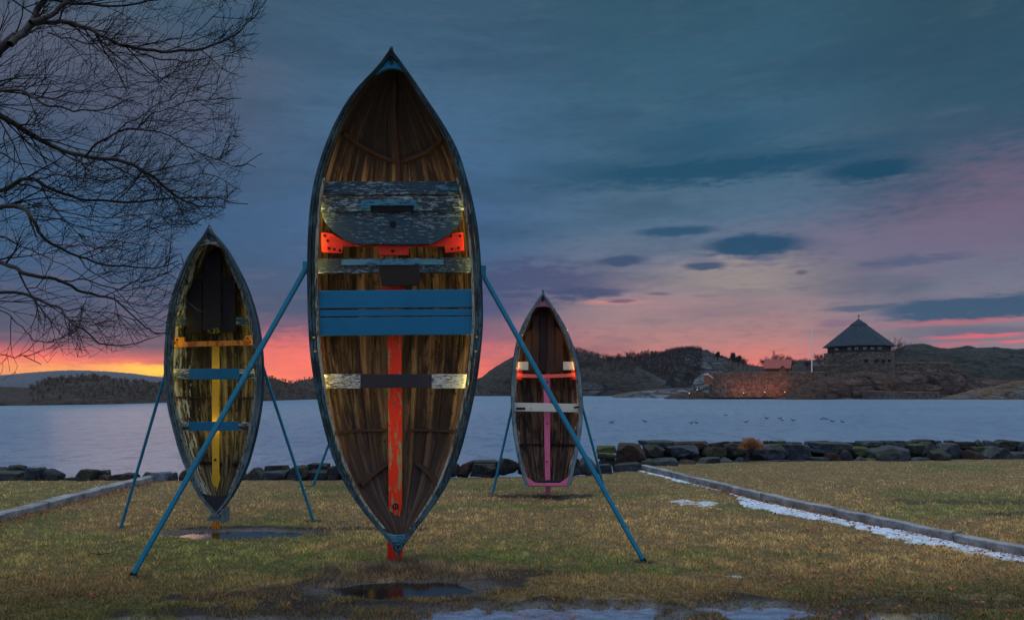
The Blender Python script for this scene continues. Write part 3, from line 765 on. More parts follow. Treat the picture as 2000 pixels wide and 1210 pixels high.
# ------------------------------------------------------------------ lawn and shore
def edgeY(X):
    return np.interp(X, [-60, -11, -5, 1.2, 2.2, 3.4, 5, 10.5, 60], [11.1, 11.3, 11.5, 12.1, 12.9, 13.55, 13.95, 14.45, 15.5])
KERB_R = [(2.46, 13.35), (3.03, 11.35), (3.52, 9.78), (3.93, 8.6), (4.19, 7.97), (4.56, 7.06), (4.82, 6.42), (5.18, 5.6), (5.8, 4.2), (7.2, 1.2), (9, -3)]
KERB_L = [(-6.06, 11.75), (-6.06, 9.0), (-6.07, 6.4), (-6.08, 3.6), (-6.1, -2)]
def kxR(Y): return np.interp(Y, [p[1] for p in KERB_R[::-1]], [p[0] for p in KERB_R[::-1]])
def ell(X, Y, cx, cy, rx, ry, w=.25, seed=3, fr=6.):
    n = fbm(np.stack([X * fr, Y * fr, X * 0], -1), 3, seed)
    r = np.sqrt(((X - cx) / rx) ** 2 + ((Y - cy) / ry) ** 2) + n * w
    return r
PUD = [(-.88, 5.50, .50, .21, .12), (-3.05, 7.52, .62, .19, .35), (.30, 4.74, .95, .26, .65), (1.78, 4.86, .42, .17, .65), (-1.75, 4.70, .75, .07, .7), (-.75, 4.52, .75, .10, .7), (2.7, 4.72, .35, .08, .8)]
def masks(X, Y):
    mud = np.zeros_like(X)
    for (cx, cy, rx, ry, a) in [(-.85, 5.48, .98, .36, 1), (-3.0, 7.55, .95, .32, .85), (.57, 9.95, .75, .26, .8), (.35, 4.76, 1.5, .42, .8), (-1.1, 4.86, 1.5, .34, .75), (1.8, 4.86, .8, .34, .7),
                               (-2.1, 7.72, 1.0, .12, .8), (6.6, 9.25, 2.2, .24, .5), (7.0, 8.35, 1.6, .22, .55), (.15, 5.85, .5, .12, .6), (2.8, 5.0, 1.0, .25, .5), (-2.2, 5.25, .7, .13, .6)]:
        mud = np.maximum(mud, a * sstep(1.25, .75, ell(X, Y, cx, cy, rx, ry, .5, 5, 3.)))
    for (x, y, r_) in [(-3.12, 5.72, .12), (1.21, 6.2, .16), (-4.45, 7.76, .12), (-2.37, 8.15, .18), (-.28, 10.2, .14), (1.4, 10.45, .14), (-3.3, 11.0, .2)]:
        mud = np.maximum(mud, .6 * sstep(1.6, .6, ell(X, Y, x, y, r_ * .7, r_ * .5, .3, 8, 8.)))
    mud = np.maximum(mud, sstep(.12, .5, Y - edgeY(X)))
    wet = np.full_like(X, 9.)
    for (cx, cy, rx, ry, w) in PUD: wet = np.minimum(wet, ell(X, Y, cx, cy, rx, ry, w, 21, 5.))
    n = fbm(np.stack([X * .7, Y * 1.1, X * 0], -1), 4, 31)
    green = sstep(.0, .45, n) * .7
    for (cx, cy, rx, ry, a) in [(-.6, 6.35, 1.6, .28, 1.), (.9, 5.95, .9, .2, .9), (-1.9, 6.05, .8, .25, .9), (-.2, 9.1, 1.2, .18, .8), (-5.2, 6.6, 2, .9, .45), (-8, 9.5, 2, 1.6, .5), (1.4, 11.5, 1.4, .2, .6), (3.6, 5.2, 1.5, .4, .5)]:
        green = np.maximum(green, a * sstep(1.3, .5, ell(X, Y, cx, cy, rx, ry, .7, 17, 4.)))
    return mud, wet, green
def groundZ(X, Y, fine=True):
    P2 = np.stack([X, Y, X * 0], -1)
    mud, wet, green = masks(X, Y)
    z = .018 * fbm(P2 * .45, 3, 2) + .014 * fbm(P2 * 2.3, 3, 4)
    if fine: z = z + (.006 + .014 * mud) * fbm(P2 * 9., 4, 6)
    # basins
    z = z * (1 - .75 * sstep(2.2, 1.0, wet)) - .055 * sstep(1.3, .7, wet) - sstep(1.9, 1.2, wet) * (Y > 5.15) * (.016 + .020 * fbm(P2 * np.array([6., 12., 1.]), 4, 73)) - .012 * sstep(2.0, 1.0, wet)
    z = z + sstep(1.7, 1.1, wet) * (Y < 5.15) * (.060 * fbm(P2 * np.array([5., 9., 1.]), 5, 71, .66) + .004)
    # little rim round the post
    r = np.hypot((X + 1.06) / 1.0, (Y - 6.05) / .34); z = z + .02 * np.exp(-r ** 2 * 1.6)
    # slightly higher ground outside the kerbs
    z = z + .05 * sstep(0, .16, X - kxR(Y)) + .02 * sstep(0, .16, -6.08 - X)
    # bank down to the water, with a rubble berm behind the right-hand wall
    e = edgeY(X); t = Y - e
    berm = sstep(2.0, 3.0, X)
    z = z + berm * (.26 * sstep(.6, 1.0, t))
    fall = sstep(.15 + .75 * berm, 2.1 + .8 * berm, t)
    z = z * (1 - fall) + (-3.2) * fall
    return z
def axis(segs):
    out = [segs[0][0]]
    for a, b, st in segs:
        n = max(1, int(round((b - a) / st))); out += list(np.linspace(a, b, n + 1)[1:])
    return np.array(out)
gx = axis([(-400, -60, 60), (-60, -16, 2.), (-16, -8, .25), (-8, -4, .06), (-4, 3, .028), (3, 6, .045), (6, 12, .12), (12, 18, .4), (18, 60, 3.), (60, 400, 60)])
gy = axis([(-300, -30, 45), (-30, -4, 3.), (-4, 3.5, .4), (3.5, 4.3, .08), (4.3, 6.6, .026), (6.6, 9, .04), (9, 12, .06), (12, 17.5, .1), (17.5, 22, .9), (22, 60, 10), (60, 6000, 1500)])
GX, GY = np.meshgrid(gx, gy)
gz = groundZ(GX, GY)
nx, ny = len(gx), len(gy)
ii = np.arange(nx * ny).reshape(ny, nx)
Fq = np.stack([ii[:-1, :-1], ii[:-1, 1:], ii[1:, 1:], ii[1:, :-1]], -1).reshape(-1, 4)
mud, wet, green = masks(GX, GY)
def soil(q, t, b):
    o = q.coord('Object')
    am = t.nodes.new('ShaderNodeAttribute'); am.attribute_name = 'mud'
    ag = t.nodes.new('ShaderNodeAttribute'); ag.attribute_name = 'green'
    aw = t.nodes.new('ShaderNodeAttribute'); aw.attribute_name = 'wet'
    n1 = q.noise(o, 2.2, 5., .6); n2 = q.noise(o, 18., 5., .65); n3 = q.noise(o, 90., 3., .6)
    dry = q.ramp(n2, [(.3, (.035, .026, .012, 1)), (.5, (.13, .098, .04, 1)), (.7, (.24, .18, .08, 1))])
    grn = q.ramp(n2, [(.3, (.030, .036, .012, 1)), (.55, (.08, .10, .025, 1)), (.75, (.14, .15, .045, 1))])
    c_ = q.mix(ag.outputs['Fac'], dry, grn)
    c_ = q.mix(q.sm(n1, .45, .7, 0., .4), c_, (.075, .05, .028, 1))
    md = q.ramp(n2, [(.25, (.005, .005, .006, 1)), (.55, (.015, .014, .014, 1)), (.8, (.038, .034, .032, 1))])
    mk = q.sm(q.m('ADD', am.outputs['Fac'], q.m('MULTIPLY', q.m('SUBTRACT', n3, .5), .5)), .30, .62)
    c_ = q.mix(mk, c_, md)
    c_ = q.mix(q.sm(n3, .35, .6, .35, 0.), c_, (.01, .009, .008, 1))
    t.links.new(c_, b.inputs['Base Color'])
    wetf = q.sm(aw.outputs['Fac'], 1.9, 1.0)
    t.links.new(q.m('SUBTRACT', .9, q.m('MULTIPLY', wetf, q.sm(n2, .35, .6, .55, .74))), b.inputs['Roughness'])
    t.links.new(q.m('ADD', .3, q.m('MULTIPLY', wetf, .7)), b.inputs['Specular IOR Level'])
    bump(q, t, b, q.m('ADD', n2, q.m('MULTIPLY', n3, .5)), .03, .8)
M['soil'] = mat('soil', soil)
ground = rawmesh('ground', np.stack([GX, GY, gz], -1).reshape(-1, 3), Fq, M['soil'], smooth=True)
props(ground, kind='structure')
for nm, arr in (('mud', mud), ('green', green), ('wet', wet)):
    a_ = ground.data.attributes.new(nm, 'FLOAT', 'POINT'); a_.data.foreach_set('value', arr.ravel().astype(np.float32))

# standing water in the hollows (thin sheets that meet the sloping soil)
def pw(q, t, b):
    o = q.coord('Object')
    n = q.noise(q.mapv(o, (1, 2.2, 1)), 14., 4., .6)
    ice = q.noise(o, 26., 6., .72)
    b.inputs['Base Color'].default_value = (.010, .009, .009, 1)
    b.inputs['Roughness'].default_value = .03; b.inputs['IOR'].default_value = 1.4
    bump(q, t, b, n, .002, .25)
M['puddle'] = mat('puddle_water', pw)
def pi(q, t, b):
    o = q.coord('Object')
    n = q.noise(q.mapv(o, (1, 2., 1)), 7., 4., .6); sp = q.noise(o, 60., 5., .7)
    c_ = q.mix(q.sm(n, .35, .65), (.070, .095, .15, 1), (.13, .17, .25, 1))
    c_ = q.mix(q.sm(sp, .52, .64, 0., .8), c_, (.05, .05, .045, 1))
    t.links.new(c_, b.inputs['Base Color'])
    b.inputs['Roughness'].default_value = .12
    b.inputs['Specular IOR Level'].default_value = .9
    bump(q, t, b, n, .004, .3)
M['ice'] = mat('thin_ice', pi)
def sheet(name, cx, cy, rx, ry, z, m, label, k=1.6):
    n = 48; V = [(cx, cy, z)] + [(cx + k * rx * math.cos(2 * math.pi * i / n), cy + k * ry * math.sin(2 * math.pi * i / n), z) for i in range(n)]
    o = rawmesh(name, np.array(V), [(0, i + 1, (i + 1) % n + 1) for i in range(n)], m, origin=(cx, cy, z))
    return props(o, label, 'puddle', None, 'structure')
for (cx, cy, rx, ry) in ((-.86, 5.49, .86, .36), (-3.0, 7.53, .9, .30)): sheet('puddle', cx, cy, rx, ry, -.0455, M['ice'], None, 1.)
labs = ['round dark puddle in front of the red post', 'long narrow puddle under the left boat']
for i, (cx, cy, rx, ry, w) in enumerate(PUD):
    z0 = -.040 if i < 2 else -.030 - .003 * (i - 2)
    o = sheet('puddle', cx, cy, rx, ry, z0, M['puddle'] if i < 2 else M['ice'], None, 1.35 + w)
    o["kind"] = 'structure'

# ------------------------------------------------------------------ kerbs
def conc(q, t, b):
    o = q.coord('Object')
    n = q.noise(o, 6., 6., .65); n2 = q.noise(o, 70., 4., .6)
    c_ = q.ramp(n, [(.3, (.045, .050, .056, 1)), (.5, (.15, .165, .18, 1)), (.7, (.27, .29, .31, 1))])
    c_ = q.mix(q.sm(n2, .5, .7, 0., .5), c_, (.06, .065, .06, 1))
    t.links.new(c_, b.inputs['Base Color']); b.inputs['Roughness'].default_value = .85
    bump(q, t, b, q.m('ADD', n, n2), .006, .7)
M['conc'] = mat('concrete', conc)
def kerb(pts, w, z0, z1, label, wob):
    mb = MB(); n = len(pts); V = []
    for i, (x, y) in enumerate(pts):
        a = pts[max(0, i - 1)]; b = pts[min(n - 1, i + 1)]
        dx, dy = b[0] - a[0], b[1] - a[1]; l = math.hypot(dx, dy); nx_, ny_ = -dy / l, dx / l
        if nx_ * (1 if pts[0][0] > 0 else -1) < 0: nx_, ny_ = -nx_, -ny_
        h = z1 + .008 * wob.uniform(-1, 1)
        V += [(x, y, z0), (x + nx_ * w, y + ny_ * w, z0), (x + nx_ * w, y + ny_ * w, h), (x, y, h)]
    Fc = []
    for i in range(n - 1):
        for k in range(4): Fc.append((i * 4 + k, i * 4 + (k + 1) % 4, (i + 1) * 4 + (k + 1) % 4, (i + 1) * 4 + k))
    Fc += [(0, 1, 2, 3), tuple((n - 1) * 4 + k for k in (3, 2, 1, 0))]
    o = rawmesh('kerb_beam', np.array(V), Fc, M['conc'], origin=(pts[0][0], pts[0][1], 0))
    bevel(o, .010, 2)
    return props(o, label, 'kerb', 'concrete edging of the lawn')
wr = random.Random(5)
def dens(pts, a, b, k=14):
    """resample a polyline by row Y from a to b"""
    ys = np.linspace(a, b, k); ps = sorted(pts, key=lambda p: p[1])
    return [(float(np.interp(y, [p[1] for p in ps], [p[0] for p in ps])), float(y)) for y in ys]
kerb(dens(KERB_R, 13.35, 9.72), .135, -.15, .085, 'right-hand concrete edging beam running up to the high rock wall', wr)
kerb(dens(KERB_R, 9.70, 7.06), .135, -.15, .088, 'middle beam of the right-hand edging, beside the widest snow', wr)
kerb(dens(KERB_R, 7.045, 3.6), .135, -.15, .080, 'nearest beam of the right-hand edging, running out of the frame', wr)
kerb(dens(KERB_L, 11.75, 8.93), .20, -.15, .095, 'left-hand concrete edging beam reaching the shore boulders', wr)
kerb(dens(KERB_L, 8.91, 5.0), .20, -.15, .088, 'nearest beam of the left-hand edging, running out of the frame', wr)

# ------------------------------------------------------------------ snow
def snowm(q, t, b):
    o = q.coord('Object'); n = q.noise(o, 14., 6., .65)
    t.links.new(q.mix(q.sm(n, .35, .6), (.22, .29, .36, 1), (.42, .50, .58, 1)), b.inputs['Base Color'])
    b.inputs['Roughness'].default_value = .6
    b.inputs['Subsurface Weight'].default_value = .0
    bump(q, t, b, n, .03, .8)
M['snow'] = mat('snow', snowm)
def snow_patch(fn, x0, x1, y0, y1, st, name='snow'):
    xs = np.arange(x0, x1, st); ys = np.arange(y0, y1, st)
    X, Y = np.meshgrid(xs, ys)
    h = fn(X, Y)
    z = groundZ(X, Y, False) + np.clip(h, -.01, .05) + .002
    idx = np.arange(X.size).reshape(X.shape)
    Q = np.stack([idx[:-1, :-1], idx[:-1, 1:], idx[1:, 1:], idx[1:, :-1]], -1).reshape(-1, 4)
    keep = (h.ravel()[Q] > -.006).sum(1) >= 3
    Q = Q[keep]; used = np.unique(Q); mp = np.zeros(X.size, int); mp[used] = np.arange(len(used))
    V = np.stack([X, Y, z], -1).reshape(-1, 3)[used]
    o = rawmesh(name, V, mp[Q], M['snow'], smooth=True)
    return props(o, kind='stuff')
def strip(X, Y):
    d = kxR(Y) - X                     # distance to the left of the kerb
    wid = np.interp(Y, [3.5, 5.6, 6.3, 6.9, 7.5, 8.3, 9.2, 9.9, 10.4, 11.3, 12.2, 13.2], [.14, .20, .27, .42, .44, .34, .44, .18, .08, .09, .08, .06])
    gap = np.interp(Y, [3.5, 6.3, 6.9, 7.8, 8.6, 9.5, 10.5, 13.3], [.02, .03, .0, .0, .10, .12, .02, .0])
    n = fbm(np.stack([X * 5, Y * 9, X * 0], -1), 4, 41); n2 = fbm(np.stack([X * 16 + Y * 9, Y * 16, X * 0], -1), 3, 47)
    e = np.minimum(d - gap - n * .05, (wid + gap) - d + n * .24)
    return np.clip(e * .35, -.02, .022) + n2 * .012 - .003
snow_patch(strip, 1.9, 5.8, 4.2, 13.3, .022)
def bits(X, Y):
    n = fbm(np.stack([X * 7, Y * 14, X * 0], -1), 4, 51)
    r = np.minimum(np.hypot((X - 2.62) / .42, (Y - 9.35) / .36), np.hypot((X - 3.7) / .3, (Y - 5.9) / .08) + 9)
    r = np.minimum(r, np.hypot((X - 1.86) / .26, (Y - 5.73) / .075))
    return (1 - r) * .02 + n * .022 - .012
snow_patch(bits, 1.5, 3.3, 5.5, 9.9, .018)

# ------------------------------------------------------------------ grass blades
def tri_blades(X, Y, h, w, lean, col, zoff=None):
    n = len(X); th = RNG.uniform(0, 2 * np.pi, n); lt = RNG.uniform(0, 2 * np.pi, n)
    z = groundZ(X, Y) if zoff is None else zoff
    dx, dy = np.cos(th) * w / 2, np.sin(th) * w / 2
    lx, ly = np.cos(lt) * h * lean, np.sin(lt) * h * lean
    b0 = np.stack([X - dx, Y - dy, z - .004], -1); b1 = np.stack([X + dx, Y + dy, z - .004], -1)
    tp = np.stack([X + lx, Y + ly, z + h], -1)
    V = np.stack([b0, b1, tp], 1).reshape(-1, 3)
    return V, np.arange(3 * n).reshape(n, 3), np.repeat(col, 3, 0)
def bladem(q, t, b):
    a = t.nodes.new('ShaderNodeAttribute'); a.attribute_name = 'tint'
    t.links.new(a.outputs['Color'], b.inputs['Base Color'])
    b.inputs['Roughness'].default_value = .7; b.inputs['Specular IOR Level'].default_value = .25
M['blade'] = mat('grass_blade', bladem)
def add_tinted(name, V, Fc, C, m, origin=None):
    o = rawmesh(name, V, Fc, m, origin=origin)
    a = o.data.color_attributes.new('tint', 'FLOAT_COLOR', 'POINT')
    a.data.foreach_set('color', np.concatenate([C, np.ones((len(C), 1))], 1).ravel().astype(np.float32))
    return o
NB = 760000
# picture-uniform sampling of the lawn
v = RNG.uniform(0, 1, NB) ** .8
py_ = 905 + (1260 - 905) * v
Yb = EYE * F / (py_ - HY)
Xb = (RNG.uniform(-500, 2600, NB) - 1000) / F * Yb
ok = Yb < edgeY(Xb) + .1
Xb, Yb = Xb[ok], Yb[ok]
mud_, wet_, green_ = masks(Xb, Yb)
kr = kxR(Yb); onk = ((Xb > kr - .01) & (Xb < kr + .2)) | ((Xb < -6.04) & (Xb > -6.28))
dk = kr - Xb
patch = fbm(np.stack([Xb * 1.5, Yb * 2.5, Xb * 0], -1), 4, 61)
clump = fbm(np.stack([Xb * 9, Yb * 9, Xb * 0], -1), 3, 63)
p_keep = 1 - .90 * np.clip(mud_ * 1.1 - .15 - clump * .8, 0, 1)
p_keep *= np.where(wet_ < 1.02, .10 + .85 * (clump > .22), 1)
p_keep *= np.where(wet_ < 1.02, np.where(Yb > 5.1, 0.02, 1), 1)
keep = (~onk) & (RNG.uniform(0, 1, len(Xb)) < p_keep)
Xb, Yb, mud_, green_, patch, clump = [a[keep] for a in (Xb, Yb, mud_, green_, patch, clump)]
n = len(Xb)
sc_ = np.clip(Yb / 6.5, .8, 2.0)
h = (.011 + .018 * RNG.uniform(0, 1, n)) * (1 + (1.1 - .6 * sstep(7, 11, Yb)) * clump) * (1 - .25 * sstep(9, 12, Yb))
rr_ = np.hypot((Xb + 1.05) / .75, (Yb - 5.95) / .17)
tuft = np.exp(-rr_ ** 2 * 1.2)
h = h * (1 + 1.6 * tuft)
w_ = .0055 * sc_ * RNG.uniform(.7, 1.4, n)
dry = np.array([[.27, .175, .060], [.37, .255, .10], [.19, .115, .045], [.155, .125, .040], [.30, .18, .085], [.085, .058, .025]])
grn = np.array([[.085, .105, .022], [.12, .13, .035], [.055, .075, .020], [.16, .155, .05]])
cd = dry[RNG.integers(0, len(dry), n)]; cg = grn[RNG.integers(0, len(grn), n)]
gmix = (RNG.uniform(0, 1, n) < np.clip(green_ + .25 * patch + .02, 0, .95))[:, None]
C = np.where(gmix, cg, cd) * (1 + .45 * patch[:, None]) * (1 + .7 * clump[:, None]) * (1 - .45 * np.clip(mud_, 0, 1)[:, None])
C = C * (1 - .55 * tuft[:, None]) + np.array([[.20, .15, .13]]) * (.55 * tuft[:, None])
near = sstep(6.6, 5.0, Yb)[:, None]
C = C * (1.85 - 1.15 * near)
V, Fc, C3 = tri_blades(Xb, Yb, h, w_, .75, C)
nt = 16000
Xt = -1.0 + RNG.normal(0, .42, nt); Yt = 5.93 + RNG.normal(0, .09, nt) + .06 * np.sin(Xt * 5)
ht = (.03 + .06 * RNG.uniform(0, 1, nt)) * (.7 + .5 * vnoise(np.stack([Xt * 9, Yt * 9, Xt * 0], -1), 3)) * np.exp(-((Xt + 1.0) / .8) ** 2)
Ct = np.array([[.20, .145, .12], [.13, .095, .085], [.26, .19, .13], [.08, .055, .055], [.10, .11, .035]])[RNG.integers(0, 5, nt)]
V2, F2, C2 = tri_blades(Xt, Yt, np.maximum(ht, .012), .0048 * np.ones(nt), .6, Ct)
Fc = np.concatenate([Fc, F2 + len(V)]); V = np.concatenate([V, V2]); C3 = np.concatenate([C3, C2])
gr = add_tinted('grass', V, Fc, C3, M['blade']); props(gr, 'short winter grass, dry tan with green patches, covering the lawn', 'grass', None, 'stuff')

# fallen leaves
NL = 3600
t_ = RNG.uniform(0, 1, NL); k_ = RNG.uniform(0, 1, NL)
Yl = np.where(k_ < .33, 7.0 + 5 * t_ ** 1.2, np.where(k_ < .66, 5.6 + 5.5 * t_, 4.4 + 3.4 * t_ ** 1.5))
Xl = np.where(k_ < .33, -6.03 + np.abs(RNG.normal(0, .16, NL)), np.where(k_ < .66, kxR(Yl) - .02 - np.abs(RNG.normal(0, .14, NL)), RNG.normal(3.3, 1.1, NL)))
more = RNG.uniform(0, 1, NL) < .06
Xl = np.where(more, RNG.uniform(-5, 5, NL), Xl); Yl = np.where(more, RNG.uniform(4.6, 11, NL), Yl)
okl = Yl < edgeY(Xl); okl &= (Xl < kxR(Yl) - .01) & (Xl > -6.04); Xl, Yl = Xl[okl], Yl[okl]; n = len(Xl)
s_ = RNG.uniform(.007, .018, n); th = RNG.uniform(0, 6.28, n); ti = RNG.uniform(-.6, .6, (n, 2))
zl = groundZ(Xl, Yl) + .016 + RNG.uniform(0, .012, n)
V = []
for (a, b_) in ((-1, 0), (-.3, -.6), (.5, -.5), (1.1, 0), (.5, .5), (-.3, .6)):
    x = a * s_; y = b_ * s_
    xr = x * np.cos(th) - y * np.sin(th); yr = x * np.sin(th) + y * np.cos(th)
    V.append(np.stack([Xl + xr, Yl + yr, zl + xr * ti[:, 0] + yr * ti[:, 1] + (abs(b_) * .5) * s_], -1))
V = np.stack(V, 1).reshape(-1, 3)
lc = np.array([[.20, .035, .018], [.15, .045, .02], [.10, .026, .014], [.22, .07, .03], [.08, .03, .018]])[RNG.integers(0, 5, n)]
lf = add_tinted('fallen_leaves', V, np.arange(6 * n).reshape(n, 6), np.repeat(lc, 6, 0), M['blade'])
props(lf, 'red-brown fallen leaves lying along both edging beams and on the lawn', 'leaves', None, 'stuff')
# one large curled leaf and a fallen twig
def bark(q, t, b):
    o = q.coord('Object'); n = q.noise(q.mapv(o, (1, 1, .3)), 40., 5., .65)
    t.links.new(q.ramp(n, [(.35, (.003, .003, .004, 1)), (.6, (.009, .0085, .009, 1)), (.8, (.024, .023, .021, 1))]), b.inputs['Base Color'])
    b.inputs['Roughness'].default_value = .85; bump(q, t, b, n, .01, .6)
M['bark'] = mat('bark', bark)
px_ = GP(291, 1004); mb = MB()
a0 = np.array(px_) + np.array((0, 0, .01))
mb.add([a0 + np.array(v_) for v_ in ((-.03, 0, .05), (-.01, -.02, .02), (.035, 0, 0), (.03, .02, .03), (0, .03, .06))], [(0, 1, 2, 3, 4)])
props(mb.build('leaf', mat('leaf', None, (.16, .05, .025), .7), origin=px_), 'large curled brown leaf lying alone on the grass left of the yellow post', 'leaf')
mb = MB(); pts = [GP(x, y, .02) for x, y in ((168, 1074), (180, 1080), (196, 1082), (215, 1079), (236, 1073), (259, 1064))]
mb.tube(pts, [.002, .004, .005, .004, .003, .0015], 5); mb.tube([GP(194, 1082, .02), GP(191, 1075, .06), GP(192, 1067, .10)], [.004, .003, .001], 5)
props(mb.build('twig', M['bark'], origin=pts[2]), 'thin fallen twig lying on the grass left of the blue strut foot', 'twig')

# ------------------------------------------------------------------ water
def waterm(q, t, b):
    o = q.coord('Object')
    d1 = q.noise(q.mapv(o, (.8, 1.5, 1)), 1., 6., .66, .3); d2 = q.noise(q.mapv(o, (4.5, 3.0, 1)), 1., 4., .65); d3 = q.noise(q.mapv(o, (.010, .035, 1)), 1., 4.)
    d4 = q.noise(q.mapv(o, (1.5, .55, 1)), 1., 6., .75)
    b.inputs['Roughness'].default_value = .34
    b.inputs['IOR'].default_value = 1.22
    base = q.mix(q.sm(d3, .35, .65), (.125, .215, .310, 1), (.165, .245, .325, 1))
    base = q.mix(q.sm(d4, .49, .60, 0., .75), base, (.060, .125, .215, 1))
    t.links.new(base, b.inputs['Base Color'])
    bump(q, t, b, q.m('ADD', d1, q.m('MULTIPLY', d2, .5)), .55, 1.0)
M['water'] = mat('sea_water', waterm)
wy = [8, 14, 20, 40, 100, 400, 1500, 9000]; wv = []; wx = [-9000, -400, -60, 0, 60, 400, 9000]
for y in wy:
    for x in wx: wv.append((x, y, WZ))
wf = [(j * 7 + i, j * 7 + i + 1, (j + 1) * 7 + i + 1, (j + 1) * 7 + i) for j in range(len(wy) - 1) for i in range(6)]
props(rawmesh('water', np.array(wv), wf, M['water']), kind='structure')

# ------------------------------------------------------------------ shore boulders
def rockm(name, dark, mid, light, moss=0.):
    def f(q, t, b):
        o = q.coord('Object')
        inf = t.nodes.new('ShaderNodeObjectInfo')
        off = q.comb(q.m('MULTIPLY', inf.outputs['Random'], 37.), q.m('MULTIPLY', inf.outputs['Random'], 11.), 0.)
        va = t.nodes.new('ShaderNodeVectorMath'); t.links.new(o, va.inputs[0]); t.links.new(off, va.inputs[1]); o = va.outputs[0]
        n1 = q.noise(o, 5., 6., .65, .4); n2 = q.noise(o, 40., 4., .65); n3 = q.noise(o, 2.2, 3.)
        c_ = q.ramp(n1, [(.28, dark), (.5, mid), (.72, light)])
        c_ = q.mix(q.sm(n2, .55, .75, 0., .6), c_, light)
        if moss:
            ge = t.nodes.new('ShaderNodeNewGeometry'); se = t.nodes.new('ShaderNodeSeparateXYZ'); t.links.new(ge.outputs['Normal'], se.inputs[0])
            c_ = q.mix(q.m('MULTIPLY', q.sm(q.m('ADD', n3, q.m('MULTIPLY', se.outputs[2], .25)), .5, .66), moss), c_, (.055, .065, .012, 1))
        t.links.new(c_, b.inputs['Base Color']); b.inputs['Roughness'].default_value = .75; b.inputs['Specular IOR Level'].default_value = .25
        bump(q, t, b, q.m('ADD', n1, q.m('MULTIPLY', n2, .4)), .09, 1.)
    return mat(name, f)
RK = {
    'blue-grey': rockm('rock_bluegrey', (0.0045, 0.0074, 0.0140, 1), (0.0195, 0.0314, 0.0515, 1), (0.0638, 0.0949, 0.1404, 1), .3),
    'dark': rockm('rock_dark', (0.0030, 0.0041, 0.0074, 1), (0.0105, 0.0140, 0.0224, 1), (0.0375, 0.0495, 0.0702, 1), .3),
    'brown': rockm('rock_brown', (0.0075, 0.0050, 0.0056, 1), (0.0270, 0.0165, 0.0160, 1), (0.0675, 0.0454, 0.0421, 1), .1),
    'mossy': rockm('rock_mossy', (0.0052, 0.0066, 0.0074, 1), (0.0187, 0.0248, 0.0224, 1), (0.0525, 0.0660, 0.0562, 1), 1.),
    'pale grey': rockm('rock_pale', (0.0300, 0.0413, 0.0562, 1), (0.0825, 0.1155, 0.1591, 1), (0.1800, 0.2310, 0.2995, 1), .0),
}
def ico(sub):
    import bmesh
    bm = bmesh.new(); bmesh.ops.create_icosphere(bm, subdivisions=sub, radius=1.)
    V = np.array([v.co[:] for v in bm.verts]); Fc = np.array([[v.index for v in f.verts] for f in bm.faces]); bm.free(); return V, Fc
IV4, IF4 = ico(4); IV5, IF5 = ico(5); IV = IV5
def rock_shape(seed, boxy=.7, form='block', IV=None):
    IV = IV5 if IV is None else IV
    r = np.random.default_rng(seed)
    nrm = []; ds = []
    for ax in ((1, 0, 0), (-1, 0, 0), (0, 1, 0), (0, -1, 0), (0, 0, 1), (0, 0, -1)):
        v = np.array(ax, float) + r.normal(0, .16 if form != 'slab' else .08, 3); nrm.append(v / np.linalg.norm(v)); ds.append(r.uniform(.80, 1.0))
    for _ in range(13 if form == 'block' else (16 if form == 'round' else 5)):
        v = r.normal(0, 1, 3); nrm.append(v / np.linalg.norm(v)); ds.append(r.uniform(.86, 1.12) if form == 'round' else r.uniform(.92, 1.25))
    if form == 'peak':
        for sx in (-1, 1): v = np.array((sx * .8, r.normal(0, .2), .75)); nrm.append(v / np.linalg.norm(v)); ds.append(.62)
    nrm = np.array(nrm); ds = np.array(ds)
    dot = np.clip(IV @ nrm.T, 1e-3, None)
    k = 48.
    rad = (((ds[None] / dot) ** (-k)).sum(1)) ** (-1 / k)       # soft minimum: worn edges
    V = IV * rad[:, None]
    V = V + IV * (fbm(V * 1.7 + seed, 3, seed % 97)[:, None] * .10 + (1 - np.abs(fbm(V * 4 + seed, 4, seed % 89)))[:, None] * .06 - .05 + fbm(V * 11 + seed, 2, 5)[:, None] * .018)
    V = (V - (V.max(0) + V.min(0)) / 2) / ((V.max(0) - V.min(0)) / 2)
    return V
FORM = {'b': 'block', 'r': 'round', 's': 'slab', 'p': 'peak'}
FW = {'b': 'blocky', 'r': 'rounded', 's': 'flat', 'p': 'peaked'}
CW = {'g': 'blue-grey', 'd': 'dark', 'n': 'brown', 'm': 'mossy', 'w': 'pale grey'}
